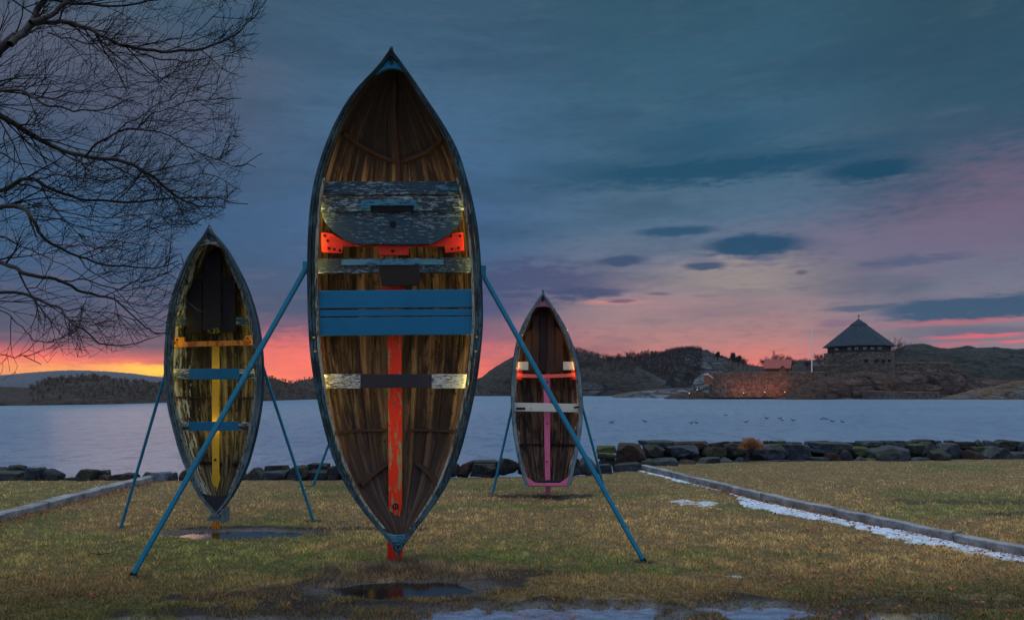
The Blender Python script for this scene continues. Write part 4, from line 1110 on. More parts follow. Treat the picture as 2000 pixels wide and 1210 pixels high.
# (x0, x1, y0, y1, form, colour, course 0 bottom / 1 upper / 2 capping)
ROCKS = [
 (-40, 14, 912, 937, 'b', 'd', 1), (-30, 46, 919, 941, 's', 'g', 0), (14, 46, 908, 926, 'b', 'd', 1), (16, 56, 930, 941, 'r', 'd', 0), (47, 82, 912, 941, 'b', 'g', 0), (70, 86, 930, 941, 'p', 'g', 0), (83, 121, 916, 941, 'r', 'd', 0),
 (122, 153, 932, 941, 's', 'd', 0), (151, 191, 916, 941, 'b', 'd', 0), (194, 214, 917, 930, 'b', 'd', 1), (190, 217, 928, 941, 'b', 'n', 0), (213, 237, 926, 941, 'r', 'd', 0), (236, 268, 924, 941, 's', 'n', 0),
 (271, 292, 922, 937, 'p', 'd', 0), (297, 330, 922, 940, 's', 'w', 0), (330, 344, 923, 938, 'p', 'g', 0), (349, 374, 917, 938, 'b', 'd', 0), (374, 402, 920, 937, 'b', 'd', 0), (400, 440, 918, 937, 'b', 'g', 0), (438, 482, 917, 936, 'r', 'd', 0),
 (479, 518, 913, 935, 'p', 'd', 0), (517, 562, 908, 922, 's', 'd', 1), (514, 563, 919, 935, 's', 'g', 0), (560, 604, 909, 934, 'b', 'd', 0), (600, 642, 905, 919, 's', 'd', 1), (598, 642, 917, 934, 'b', 'd', 0), (640, 668, 908, 933, 'b', 'd', 0), (664, 700, 908, 933, 'b', 'g', 0),
 (860, 897, 902, 924, 'b', 'd', 0), (893, 921, 901, 923, 'b', 'n', 0), (918, 974, 899, 910, 's', 'd', 1), (918, 974, 905, 923, 's', 'd', 0), (970, 1014, 894, 922, 'b', 'd', 0), (1010, 1050, 896, 921, 'b', 'g', 0), (1048, 1095, 895, 921, 'b', 'd', 0), (1092, 1134, 893, 920, 'b', 'd', 0),
 (1129, 1168, 889, 919, 'p', 'g', 0),
 (1166, 1206, 870, 886, 's', 'm', 2), (1167, 1203, 884, 897, 's', 'm', 1), (1168, 1204, 894, 909, 'b', 'd', 1), (1162, 1196, 906, 920, 's', 'g', 0),
 (1202, 1259, 866, 908, 'b', 'n', 1), (1198, 1250, 903, 920, 's', 'g', 0), (1250, 1280, 896, 916, 'b', 'd', 0), (1257, 1301, 868, 897, 'b', 'd', 1), (1250, 1316, 860, 874, 's', 'g', 2), (1312, 1384, 861, 878, 's', 'n', 2),
 (1295, 1367, 870, 898, 'r', 'g', 1), (1275, 1325, 894, 919, 'b', 'g', 0), (1324, 1359, 898, 918, 'b', 'n', 0), (1361, 1406, 893, 917, 'b', 'g', 0), (1403, 1437, 893, 915, 'b', 'g', 0), (1431, 1480, 893, 915, 'p', 'g', 0),
 (1372, 1417, 872, 897, 'b', 'd', 1), (1382, 1428, 861, 877, 'b', 'n', 2), (1414, 1462, 866, 897, 'r', 'd', 1), (1426, 1449, 861, 870, 's', 'g', 2), (1458, 1530, 867, 903, 'b', 'g', 1), (1526, 1588, 866, 906, 'b', 'g', 1),
 (1476, 1512, 900, 915, 'b', 'd', 0), (1506, 1544, 898, 911, 's', 'g', 0), (1540, 1588, 898, 912, 'b', 'd', 0), (1491, 1504, 860, 870, 'b', 'd', 2), (1503, 1520, 860, 870, 's', 'm', 2), (1520, 1536, 860, 870, 's', 'm', 2), (1534, 1566, 863, 873, 's', 'g', 2),
 (1585, 1668, 863, 888, 's', 'g', 1), (1586, 1624, 860, 870, 'b', 'n', 2), (1583, 1627, 893, 909, 's', 'g', 0), (1614, 1648, 884, 908, 'b', 'n', 0), (1640, 1672, 878, 907, 'p', 'd', 0), (1650, 1680, 863, 874, 's', 'd', 2), (1674, 1722, 861, 875, 's', 'g', 2), (1721, 1768, 860, 874, 's', 'g', 2),
 (1664, 1704, 872, 894, 'b', 'm', 1), (1700, 1730, 874, 896, 'b', 'm', 1), (1667, 1696, 890, 907, 'p', 'g', 0), (1694, 1729, 895, 908, 'r', 'm', 0), (1704, 1778, 871, 905, 'r', 'g', 0), (1750, 1779, 888, 906, 'r', 'n', 0), (1766, 1786, 861, 875, 'b', 'g', 2), (1782, 1822, 858, 871, 's', 'd', 2),
 (1776, 1804, 867, 888, 's', 'm', 1), (1776, 1818, 893, 906, 's', 'g', 0), (1791, 1827, 862, 902, 'p', 'g', 1), (1812, 1860, 878, 906, 'b', 'd', 0), (1820, 1840, 860, 870, 's', 'g', 2), (1827, 1892, 865, 902, 'b', 'g', 1), (1843, 1866, 859, 868, 'b', 'd', 2), (1866, 1905, 862, 876, 's', 'd', 2), (1903, 1922, 858, 876, 'p', 'g', 2),
 (1888, 1926, 878, 903, 'r', 'n', 0), (1898, 1930, 872, 886, 's', 'm', 1), (1924, 1973, 872, 903, 'p', 'g', 0), (1920, 1951, 860, 879, 's', 'g', 2), (1944, 1996, 859, 882, 'b', 'd', 2), (1967, 2006, 883, 903, 's', 'g', 0), (1992, 2040, 861, 886, 'b', 'g', 1), (2004, 2060, 880, 903, 'b', 'd', 0), (2038, 2090, 864, 886, 'b', 'd', 1),
]
used_lab = {}
def rel_lab(x, y, c):
    if x < 60: return 'at the far left end of the low shore boulders'
    if x < 130: return 'left of the water gap in the low boulder row'
    if x < 230: return 'right of the water gap, left of the edging beam'
    if x < 345: return 'near the shore end of the left edging beam'
    if x < 500: return 'on the shore behind the left boat'
    if x < 710: return 'on the shore between the left and largest boats'
    if x < 1000: return 'on the shore between the largest and right boats'
    if x < 1165: return 'on the shore behind the right boat'
    if x < 1290: return 'at the near end of the high rock wall'
    if x < 1440: return 'in the high wall, left of the rusty bush'
    if x < 1560: return 'in the high wall, under the rusty bush'
    if x < 1700: return 'in the high wall, below the fort cottage'
    if x < 1830: return 'in the high wall, right below the round fort'
    return 'in the high wall, near the right frame edge'
cnt = {}
for i, (x0, x1, y0, y1, fo, co, cr) in enumerate(ROCKS):
    if cr == 0: y1 += 8
    xc = (x0 + x1) / 2
    u = (xc - 1000) / F
    Y = 12.
    for _ in range(6): Y = float(edgeY(np.array(u * Y))) + (.22, .55, .85)[cr] * (1 if xc > 1160 else .6)
    w = (x1 - x0) / F * Y; hh = (y1 - y0) / F * Y
    dp = min(max(w * .6, hh * 1.1), .75)
    big_ = (x1 - x0) > 40; V = rock_shape(100 + i * 7, form=FORM[fo], IV=IV5 if big_ else IV4)
    rz = wr.uniform(-.15, .15)
    z_c = EYE + (HY - (y0 + y1) / 2) / F * Y
    V = V * np.array((w / 2 * 1.03, dp / 2, hh / 2 * 1.04))
    V = V @ np.array(((math.cos(rz), math.sin(rz), 0), (-math.sin(rz), math.cos(rz), 0), (0, 0, 1)))
    base = (u * Y, Y + dp * .2, z_c - hh / 2)
    o = rawmesh('boulder', V + np.array((u * Y, Y + dp * .2, z_c)), IF5 if big_ else IF4, RK[CW[co]], origin=base, smooth=False)
    size = 'small' if w < .28 else ('large' if w > .52 else 'middling')
    course = ('bottom-course', 'upper', 'capping')[cr] if xc > 1160 else ('', 'perched', '')[min(cr, 1) if cr else 0]
    lab = ' '.join(s for s in (size, FW[fo], CW[co], course, 'boulder', rel_lab(xc, y0, cr)) if s)
    cnt.setdefault(lab, []).append((xc, o))
ORD = ['first', 'second', 'third', 'fourth', 'fifth', 'sixth']
for lab, lst in cnt.items():
    for k, (xc, o) in enumerate(sorted(lst, key=lambda t: t[0])):
        l = lab if len(lst) == 1 else (('left-hand ', 'right-hand ')[k] if len(lst) == 2 else ORD[k] + ' from left, ') + lab
        props(o, ' '.join(l.split()[:16]), 'boulder', 'boulders of the shore wall')

# the rusty bush on the wall
def bush(px, py0, py1, wpx, Y, label):
    r = np.random.default_rng(5); n = 5200
    c0 = np.array(P(px, py1 + 5, Y)); hh = (py1 + 5 - py0) / F * Y; ww = wpx / F * Y / 2
    th = r.uniform(0, np.pi, n); ra = r.uniform(.0, 1, n) ** .5
    ph = r.uniform(0, 2 * np.pi, n)
    lump = 1 + .35 * fbm(np.stack([np.cos(th) * 2.5, np.sin(th) * 2.5, ph], -1), 3, 9)
    x = np.cos(th) * ww * ra * lump; z = np.sin(th) * hh * ra * lump; y = np.sin(ph) * ww * .6 * ra
    p = np.stack([x, y, z], -1) + c0
    d_ = p - (c0 - np.array((0, 0, .02))); d_ /= np.linalg.norm(d_, axis=1)[:, None] + 1e-6
    d_ += r.normal(0, .5, d_.shape); L = r.uniform(.015, .04, n)[:, None]; s_ = r.normal(0, .0028, (n, 3))
    V = np.stack([p - s_, p + s_, p + d_ * L], 1).reshape(-1, 3)
    C = np.array([[.42, .20, .10], [.30, .13, .06], [.20, .09, .05], [.12, .08, .035]])[r.integers(0, 4, n)]
    rt = root('bush', tuple(c0), label, 'bush')
    o = add_tinted('foliage', V, np.arange(3 * n).reshape(n, 3), np.repeat(C, 3, 0), M['blade'], origin=None)
    o.parent = rt
    o.matrix_parent_inverse.identity()
    me = o.data; co = np.zeros(len(me.vertices) * 3, np.float32); me.vertices.foreach_get('co', co)
    me.vertices.foreach_set('co', (co.reshape(-1, 3) - c0).ravel().astype(np.float32))
    mb = MB()
    for k in range(26):
        a = r.uniform(.3, 2.8); t1 = c0 + np.array((math.cos(a) * ww * .8, r.normal(0, .05), math.sin(a) * hh * .8))
        mb.tube([c0 + np.array((r.normal(0, .05), 0, -.06)), (c0 + t1) / 2 + r.normal(0, .01, 3), t1], [.004, .003, .001], 4)
    mb.build('stems', M['bark'], rt)
bush(1467, 857, 872, 42, 14.15, 'low rusty orange bush growing on top of the high rock wall')

# ------------------------------------------------------------------ land across the water
def hillm(name, rock, rock2, veg, veg2, vegamt=.5, sc=1., st=1.):
    def f(q, t, b):
        o = q.coord('Object')
        n0 = q.noise(q.mapv(o, (sc * .02, sc * .02, sc * .05)), 1., 5., .6, .4)
        n1 = q.noise(q.mapv(o, (sc * .10, sc * .05, sc * .45), rot=(0, .35, 0)), 1., 7., .68, .8)
        n2 = q.noise(q.mapv(o, (sc * .9, sc * .5, sc * 1.4)), 1., 5., .7)
        cr = q.vor(q.mapv(o, (sc * .10, sc * .08, sc * .30), rot=(0, .5, 0)), 1., 'DISTANCE_TO_EDGE')
        r_ = q.ramp(n1, [(.30, tuple(x * .3 for x in rock[:3]) + (1,)), (.5, rock), (.68, rock2)])
        r_ = q.mix(q.sm(n2, .5, .72, 0., .8), r_, tuple(min(1, x * 1.5) for x in rock2[:3]) + (1,))
        r_ = q.mix(q.sm(cr, .12, .02, 0., .9), r_, tuple(x * .12 for x in rock[:3]) + (1,))
        v_ = q.mix(q.sm(n2, .4, .62), veg, veg2)
        ge = t.nodes.new('ShaderNodeNewGeometry'); se = t.nodes.new('ShaderNodeSeparateXYZ'); t.links.new(ge.outputs['Normal'], se.inputs[0])
        mk = q.m('ADD', n0, q.m('ADD', q.m('MULTIPLY', q.m('SUBTRACT', n2, .5), .35), q.m('MULTIPLY', se.outputs[2], .10)))
        c_ = q.mix(q.sm(mk, .62 - vegamt * .25, .70 - vegamt * .25), r_, v_)
        t.links.new(c_, b.inputs['Base Color']); b.inputs['Roughness'].default_value = .85; b.inputs['Specular IOR Level'].default_value = .25
        bump(q, t, b, q.m('ADD', n1, q.m('MULTIPLY', n2, .6)), 2.6 * st, 1.)
    return mat(name, f)
M['skerry'] = hillm('skerry', (.028, .036, .042, 1), (.10, .135, .15, 1), (.014, .015, .014, 1), (.055, .040, .030, 1), .50)
M['hillrock'] = hillm('hill_rock', (0.0231, 0.0294, 0.0378, 1), (0.0924, 0.1134, 0.1344, 1), (0.0126, 0.0151, 0.0168, 1), (0.0357, 0.0315, 0.0273, 1), .45)
M['hillright'] = hillm('hill_right', (0.0171, 0.0285, 0.0323, 1), (0.0494, 0.0722, 0.0798, 1), (0.0084, 0.0137, 0.0152, 1), (0.0228, 0.0304, 0.0285, 1), .5)
M['fortrock'] = hillm('fort_rock', (.040, .028, .030, 1), (.17, .105, .095, 1), (.022, .018, .018, 1), (.085, .05, .028, 1), .12, 1.4)
M['smooth'] = hillm('smooth_rock', (0.0720, 0.0840, 0.1020, 1), (0.2040, 0.2340, 0.2640, 1), (0.0600, 0.0420, 0.0240, 1), (0.1320, 0.0900, 0.0420, 1), .2, 1.6, .7)
M['farhill'] = hillm('far_hill', (0.0330, 0.0495, 0.0770, 1), (0.0660, 0.0880, 0.1210, 1), (0.0242, 0.0374, 0.0550, 1), (0.0550, 0.0715, 0.0935, 1), .9, .12, 6.)  # blue distance haze is put into the hill's own colours
def ridge(name, cols, dep, material, amp=.06, seed=1, fr=.09, m=44, top=.58, step=4., power=.75, back=.0, xamp=None, wl=True, kind='structure', label=None, cat=None, jag=0., group=None):
    """cols: (px, y of waterline / foot, y of crest). A solid hill: front foot, crest at `top` of the depth, down again behind."""
    xs = np.arange(cols[0][0], cols[-1][0] + step * .5, step)
    yw = np.interp(xs, [c_[0] for c_ in cols], [c_[1] for c_ in cols]); yc = hermite([c_[0] for c_ in cols], [c_[2] for c_ in cols], xs)
    Yf = (EYE - WZ) * F / (yw - HY) if wl else np.interp(xs, [c_[0] for c_ in cols], [c_[1] for c_ in cols])
    t = np.linspace(0, 1, m); T, I = np.meshgrid(t, np.arange(len(xs)), indexing='ij')
    dp = dep if np.isscalar(dep) else np.interp(xs, [c_[0] for c_ in cols], dep)
    Yg = Yf[None] + T * (dp[None] if not np.isscalar(dp) else dp)
    Yc = Yf + top * dp
    u = (xs - 1000) / F
    X = u[None] * Yg
    zc = EYE + (HY - yc) / F * Yc
    S = np.where(T < top, np.clip(T / top, 0, 1) ** power, 1 - (1 - back) * ((T - top) / (1 - top)) ** 1.6)
    S = np.sin(np.clip(S, 0, 1) * math.pi / 2) ** 1.0
    foot = (WZ - .4) if wl else (WZ - 1.)
    Z = foot + (zc[None] - foot) * S
    PT = np.stack([X * fr, Yg * fr, Z * fr * 1.4 + 0 * X], -1)
    hgt = (zc[None] - foot)
    nz = fbm(PT, 5, seed) + .6 * (1 - 2 * np.abs(fbm(PT * 2.1 + 5, 4, seed + 9)))
    Z = Z + hgt * amp * (nz - .2) * np.clip(S * 2.2, 0, 1)
    if jag: Z = Z + jag * hgt * np.clip(S * 2 - 1, 0, 1) * hash3(np.broadcast_to(np.arange(len(xs)), X.shape), np.zeros_like(I), np.zeros_like(I), seed)
    Yg = Yg + hgt * amp * 1.5 * fbm(PT * 1.7 + 31, 4, seed + 3) * np.clip(S * 3, 0, 1)
    n = len(xs); idx = np.arange(m * n).reshape(m, n)
    Q = np.stack([idx[:-1, :-1], idx[:-1, 1:], idx[1:, 1:], idx[1:, :-1]], -1).reshape(-1, 4)
    o = rawmesh(name, np.stack([X, Yg, Z], -1).reshape(-1, 3), Q, material, smooth=True)
    props(o, label, cat, group, kind)
    def surf(px, tt):
        i = int(np.clip(round((px - xs[0]) / step), 0, n - 1)); j = int(np.clip(round(tt * (m - 1)), 0, m - 1))
        return np.array((X[j, i], Yg[j, i], Z[j, i]))
    o_surf[name + str(seed)] = surf
    return o, surf
o_surf = {}
# low islands in the distance, left to middle
_, s_left = ridge('hill', [(-500, 796, 757), (-200, 794, 757), (0, 792.5, 755), (30, 792, 756), (55, 792, 757), (72, 791.5, 751), (98, 791, 743), (128, 790.5, 738.5), (166, 790, 734.5), (192, 789.5, 735), (224, 789, 741), (272, 787.5, 746),
       (320, 786, 749), (400, 785, 752), (470, 784, 748), (512, 783, 740), (528, 782.5, 738), (550, 781.5, 743), (572, 781, 747), (592, 780, 741), (617, 779.5, 739.5), (700, 777, 741), (800, 775, 738), (880, 773.5, 744), (940, 773, 752)], 45, M['skerry'], .075, 3, .10, 54, step=2.5)
_, s_bluff = ridge('hill', [(905, 772.5, 766), (925, 772.5, 744), (940, 773, 737), (955, 773, 726), (975, 773, 713), (1000, 773, 703), (1040, 773, 693), (1100, 773, 691), (1135, 773, 693), (1165, 773, 701), (1200, 773, 707), (1240, 773, 718), (1300, 774, 745)], 55, M['hillrock'], .10, 11, .10, 60, step=2.5)
_, s_mid = ridge('hill', [(1090, 768, 742), (1130, 769, 724), (1180, 770, 707), (1240, 770, 700), (1290, 770, 692), (1320, 770, 684), (1350, 770, 680), (1375, 770, 684), (1400, 770, 693), (1440, 770, 706), (1470, 770, 715), (1500, 770, 716), (1540, 770, 707), (1600, 770, 704), (1680, 770, 712), (1760, 770, 722)], 75, M['hillrock'], .06, 17, .07, 60, step=2.5)
_, s_hr = ridge('hill', [(1660, 769.5, 720), (1710, 769.5, 701), (1745, 769.5, 686), (1790, 769.5, 675), (1815, 769.5, 677), (1845, 769.5, 684), (1890, 769.5, 679), (1940, 769.5, 682), (2000, 769.5, 685), (2100, 769.5, 682), (2300, 769.5, 690), (2600, 769.5, 705)], 70, M['hillright'], .085, 23, .10, 70, step=3.)
# the hazy wooded hill far away on the left
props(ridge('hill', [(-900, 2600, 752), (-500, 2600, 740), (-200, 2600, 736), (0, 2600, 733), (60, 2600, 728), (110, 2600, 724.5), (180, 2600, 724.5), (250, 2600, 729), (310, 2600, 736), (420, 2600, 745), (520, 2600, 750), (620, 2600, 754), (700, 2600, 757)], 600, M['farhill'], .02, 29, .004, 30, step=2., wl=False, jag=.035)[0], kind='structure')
# low rocks and beach in front of the wooded hill
_, s_beach = ridge('shore_rock', [(1195, 776.4, 773), (1215, 776.8, 768), (1260, 777, 763), (1310, 777.2, 759), (1370, 777.6, 757), (1420, 778, 756), (1480, 778, 757)], 34, M['smooth'], .10, 37, .22, 40, step=2., top=.7)
_, s_b2 = ridge('shore_rock', [(1296, 779, 777.5), (1310, 779.2, 772), (1330, 779.4, 767), (1350, 779.4, 765), (1375, 779.2, 766), (1400, 779, 768), (1450, 779, 769), (1560, 779, 770), (1600, 779, 769)], 14, M['skerry'], .16, 41, .5, 30, step=1.6, top=.6)
_, s_hump = ridge('shore_rock', [(1344, 1 * 176, 772), (1350, 176, 758), (1356, 176, 744), (1366, 176, 735), (1380, 176, 729), (1395, 176, 727), (1420, 176, 729), (1450, 176, 734)], 16, M['smooth'], .05, 43, .2, 30, step=1.5, wl=False)
# the rock under the fort
_, s_fort = ridge('fort_rock', [(1500, 779.6, 779), (1530, 779.8, 770), (1560, 780, 754), (1590, 780, 742), (1612, 779.8, 736), (1640, 779.4, 730), (1665, 779.2, 727), (1740, 779, 726), (1800, 778.8, 724), (1850, 778.6, 726), (1880, 778.4, 729), (1900, 778, 738), (1930, 778, 742), (1990, 778, 744), (2060, 778, 742), (2200, 778, 740)],
              52, M['fortrock'], .12, 47, .20, 80, step=1.6, top=.2, power=.62, back=.9)
_, s_sm = ridge('shore_rock', [(1828, 779.6, 779), (1850, 779.8, 773), (1880, 780, 766), (1905, 780, 759), (1935, 780, 757), (1960, 780, 750), (1990, 780, 745), (2030, 780, 742), (2150, 780, 740), (2300, 780, 745)], 14, M['smooth'], .12, 53, .34, 40, step=1.6, top=.6)

# ---- fort
def masonry(name, a, b_, c0, sc=1.):
    def f(q, t, b):
        o = q.coord('Object')
        mp = q.mapv(o, (sc * 1.1, sc * 1.1, sc * 1.7))
        v1 = q.vor(mp, 1., 'DISTANCE_TO_EDGE'); vc = q.vor(mp, 1., 'F1', 1); n = q.noise(o, sc * 1.2, 5., .65)
        sp = t.nodes.new('ShaderNodeSeparateColor'); t.links.new(vc, sp.inputs[0])
        c_ = q.mix(sp.outputs[0], a, b_); c_ = q.mix(q.sm(n, .45, .65, 0., .5), c_, c0)
        c_ = q.mix(q.sm(v1, .10, .02, 0., .8), c_, (.015, .014, .014, 1))
        t.links.new(c_, b.inputs['Base Color']); b.inputs['Roughness'].default_value = .9
        bump(q, t, b, q.m('ADD', q.m('MINIMUM', v1, .2), q.m('MULTIPLY', n, .2)), .25, 1.)
    return mat(name, f)
M['mason'] = masonry('fort_masonry', (0.0850, 0.0700, 0.0600, 1), (0.0300, 0.0275, 0.0275, 1), (0.0500, 0.0550, 0.0600, 1))
M['mason2'] = masonry('wall_masonry', (0.1440, 0.0900, 0.0660, 1), (0.0420, 0.0330, 0.0300, 1), (0.0960, 0.0600, 0.0480, 1))
M['slate'] = mat('slate_roof', lambda q, t, b: (t.links.new(q.mix(q.sm(q.noise(q.mapv(q.coord('Object'), (1, 1, .3)), 2., 5., .6), .4, .62), (.010, .021, .033, 1), (.018, .036, .052, 1)), b.inputs['Base Color'])), rough=.85, spec=.15)
M['woodwall'] = mat('dark_boarding', lambda q, t, b: (t.links.new(q.mix(q.sm(q.noise(q.mapv(q.coord('Object'), (6, 6, .4)), 2., 3.), .4, .6), (.010, .008, .011, 1), (.022, .018, .022, 1)), b.inputs['Base Color'])), rough=.8)
M['window'] = mat('window_glass', None, (.12, .15, .18), .15)
M['frame_w'] = mat('white_frame', None, (.6, .6, .6), .6)
M['redroof'] = mat('red_roof', lambda q, t, b: (t.links.new(q.mix(q.sm(q.noise(q.mapv(q.coord('Object'), (1, 1, 4)), 2., 4.), .4, .62), (.13, .014, .012, 1), (.20, .025, .018, 1)), b.inputs['Base Color'])), rough=.7)
M['ochre'] = mat('ochre_boarding', lambda q, t, b: (t.links.new(q.mix(q.sm(q.noise(q.mapv(q.coord('Object'), (5, 5, .4)), 2., 3.), .4, .6), (.11, .035, .016, 1), (.17, .065, .028, 1)), b.inputs['Base Color'])), rough=.8)
M['grassland'] = mat('rampart_grass', lambda q, t, b: (t.links.new(q.mix(q.sm(q.noise(q.coord('Object'), 1.5, 5.), .4, .62), (.06, .035, .028, 1), (.14, .09, .06, 1)), b.inputs['Base Color'])), rough=.9)

YT = 193.0
c0 = np.array(((1677 - 1000) / F * YT, YT, EYE + (HY - 719) / F * YT))
fort = root('round_fort', tuple(c0), 'round stone fort tower with a steep dark pyramid roof on the rock', 'fort')
k = YT / F * .955
def ringpts(r, z, n=8, ph=R(28), c=c0): return [(c[0] + r * math.cos(ph + 2 * math.pi * i / n), c[1] - r * math.sin(ph + 2 * math.pi * i / n), z) for i in range(n)]
def zpx(py, Y=YT): return EYE + (HY - py) / F * Y
def frustum(name, r0, z0, r1, z1, m, parent, n=8, ph=R(28), c=c0, capit=True):
    a = ringpts(r0, z0, n, ph, c); b = ringpts(r1, z1, n, ph, c)
    Fc = [(i, (i + 1) % n, n + (i + 1) % n, n + i)[::-1] for i in range(n)]
    if capit: Fc += [tuple(range(n)), tuple(range(2 * n - 1, n - 1, -1))]
    return rawmesh(name, np.array(a + b), Fc, m, parent)
def cyl_wall(name, r0, z0, r1, z1, m, parent, c=c0, n=72, seed=1):
    """round masonry wall with rough face"""
    a = np.linspace(0, 2 * np.pi, n, endpoint=False); zz = np.linspace(0, 1, 14)
    A, Z_ = np.meshgrid(a, zz); rr2 = r0 + (r1 - r0) * Z_
    PX = np.stack([np.cos(A) * 6, np.sin(A) * 6, Z_ * 4], -1); rr2 = rr2 + .18 * fbm(PX * 1.4, 4, seed)
    X = c[0] + rr2 * np.cos(A); Y = c[1] + rr2 * np.sin(A); Z = z0 + (z1 - z0) * Z_ + .0 * A
    idx = np.arange(A.size).reshape(A.shape); nx2 = np.roll(idx, -1, 1)
    Q = np.stack([idx[:-1], nx2[:-1], nx2[1:], idx[1:]], -1).reshape(-1, 4).tolist()
    V = np.stack([X, Y, Z], -1).reshape(-1, 3)
    Q.append(idx[-1].tolist())
    return rawmesh(name, V, Q, m, parent)
cyl_wall('stone_base', 66 * k, zpx(732), 64 * k, zpx(690), M['mason'], fort)
mb = MB(); 
frustum('coping', 66 * k, zpx(690), 66 * k, zpx(688.6), M['woodwall'], fort)
frustum('timber_storey', 58 * k, zpx(688.6), 58 * k, zpx(676.5), M['woodwall'], fort)
frustum('roof', 67.5 * k, zpx(676.8), 14 * k, zpx(633.5), M['slate'], fort)
e_ = frustum('eaves', 68.0 * k, zpx(677.6), 68.0 * k, zpx(676.9), M['woodwall'], fort)
rc = frustum('roof_cap', 16.5 * k, zpx(634.2), .6 * k, zpx(622.5), M['slate'], fort)
mb = MB(); mb.tube([(c0[0], c0[1], zpx(623)), (c0[0], c0[1], zpx(615))], .07, 6); mb.box(c0[0] - .25, c0[0] + .3, c0[1] - .03, c0[1] + .03, zpx(617), zpx(615.5))
mb.build('weathervane', M['black_iron'], fort)
A8 = ringpts(58 * k, 0)
def on_face(i, t):   # point on facet i at fraction t (0..1)
    a = np.array(A8[i]); b = np.array(A8[(i + 1) % 8]); p = a + (b - a) * t; d_ = (b - a) / np.linalg.norm(b - a)
    nn = np.array((d_[1], -d_[0], 0)); 
    if np.dot(nn[:2], (p - c0)[:2]) < 0: nn = -nn
    return p, d_, nn
def in_wall(name, p, d_, nn, w, z0, z1, m, parent, pr=.05, dpt=.1):
    q_ = [p - d_ * w / 2 + nn * pr, p + d_ * w / 2 + nn * pr, p + d_ * w / 2 - nn * dpt, p - d_ * w / 2 - nn * dpt]
    mb = MB(); mb.hexa([(v[0], v[1], z0) for v in q_] + [(v[0], v[1], z1) for v in q_]); return mb.build(name, m, parent)
for px in (1659, 1673.5, 1688.5, 1703, 1718, 1628):
    best = None
    for i in range(8):
        for t in np.linspace(.06, .94, 60):
            p, d_, nn = on_face(i, t)
            if nn[1] < -.05:
                e = abs(1000 + F * p[0] / p[1] - px)
                if best is None or e < best[0]: best = (e, p, d_, nn)
    e, p, d_, nn = best
    w = 7 * k
    fr_ = in_wall('window', p, d_, nn, w, zpx(686), zpx(679.2), M['woodwall'], fort, .08)
    for sd in (-1, 1): in_wall('pane', p + d_ * sd * w * .25, d_, nn, w * .40, zpx(685), zpx(680.2), M['window'], fr_, .12, .0)
for px in (1660, 1679, 1693, 1708):
    an = math.acos((px - 1677) / 66.); p = np.array((c0[0] + 65.5 * k * math.cos(an), c0[1] - 65.5 * k * math.sin(an), 0)); nn = np.array((math.cos(an), -math.sin(an), 0)); d_ = np.array((nn[1], -nn[0], 0))
    in_wall('embrasure', p, d_, nn, 5 * k, zpx(708.5), zpx(704), M['black_iron'], fort, .25, .3)
# ramparts
def wall(name, pts, thick, m, label, cat='wall', cap=None, rough=.12, seed=3, base=None):
    """pts: (px, y_top, y_bottom, Y)"""
    L = []; 
    for i in range(len(pts) - 1):
        n = max(2, int(abs(pts[i + 1][0] - pts[i][0]) / 2))
        for j in range(n): L.append([a + (b - a) * j / n for a, b in zip(pts[i], pts[i + 1])])
    L.append(list(pts[-1]))
    rows = 12; V = []
    for (px, yt, yb, Y) in L:
        for r_ in range(rows):
            f_ = r_ / (rows - 1); p = np.array(P(px, yb + (yt - yb) * f_, Y)); p[1] += f_ * .3; V.append(p)
    V = np.array(V); V[:, 1] += rough * fbm(V * .9, 4, seed) * 2; V[:, 2] += rough * .6 * fbm(V * .5 + 9, 3, seed)
    n = len(L); idx = np.arange(n * rows).reshape(n, rows)
    Bk = V.reshape(n, rows, 3)[:, [0, -1]].copy(); Bk[:, :, 1] += thick
    V2 = np.concatenate([V, Bk.reshape(-1, 3)]); bi = n * rows + np.arange(n * 2).reshape(n, 2)
    Fc = []
    for i in range(n - 1):
        for r_ in range(rows - 1): Fc.append((idx[i, r_], idx[i + 1, r_], idx[i + 1, r_ + 1], idx[i, r_ + 1]))
        Fc.append((idx[i, -1], idx[i + 1, -1], bi[i + 1, 1], bi[i, 1])); Fc.append((bi[i, 1], bi[i + 1, 1], bi[i + 1, 0], bi[i, 0]))
    Fc.append(tuple(idx[0, ::-1]) + (bi[0, 0], bi[0, 1])); Fc.append(tuple(idx[-1]) + (bi[-1, 1], bi[-1, 0]))
    bp = P((pts[0][0] + pts[-1][0]) / 2, pts[0][2], pts[0][3])
    if cap:
        rt = root(name, bp, label, cat)
        rawmesh('masonry', V2, Fc, m, rt)
        mbb = MB()
        for i in range(n - 1):
            a = V.reshape(n, rows, 3)[i, -1]; b = V.reshape(n, rows, 3)[i + 1, -1]; h_ = cap[1]
            mbb.hexa([(a[0], a[1] - .12, a[2] - .02), (b[0], b[1] - .12, b[2] - .02), (b[0], b[1] + thick, b[2] - .02), (a[0], a[1] + thick, a[2] - .02),
                      (a[0], a[1] - .02, a[2] + h_), (b[0], b[1] - .02, b[2] + h_), (b[0], b[1] + thick, b[2] + h_), (a[0], a[1] + thick, a[2] + h_)])
        mbb.build(cap[2], cap[0], rt)
        return rt
    o = rawmesh(name, V2, Fc, m, origin=bp); return props(o, label, cat)
wall('fort_wall', [(1391, 728, 776, 171), (1450, 727.6, 776, 172), (1540, 727.5, 775, 174), (1612, 727, 772, 178)], 3.0, M['mason2'], 'long high fort wall of brown stone with lamps glowing at its foot', cap=(M['grassland'], .18, 'turf_top'))
wall('rampart', [(1588, 714, 748, 184), (1618, 712.5, 748, 184), (1642, 713, 745, 184)], 3.0, M['mason'], 'short grass-topped rampart left of the round fort', cap=(M['grassland'], .16, 'turf_top'), seed=6)
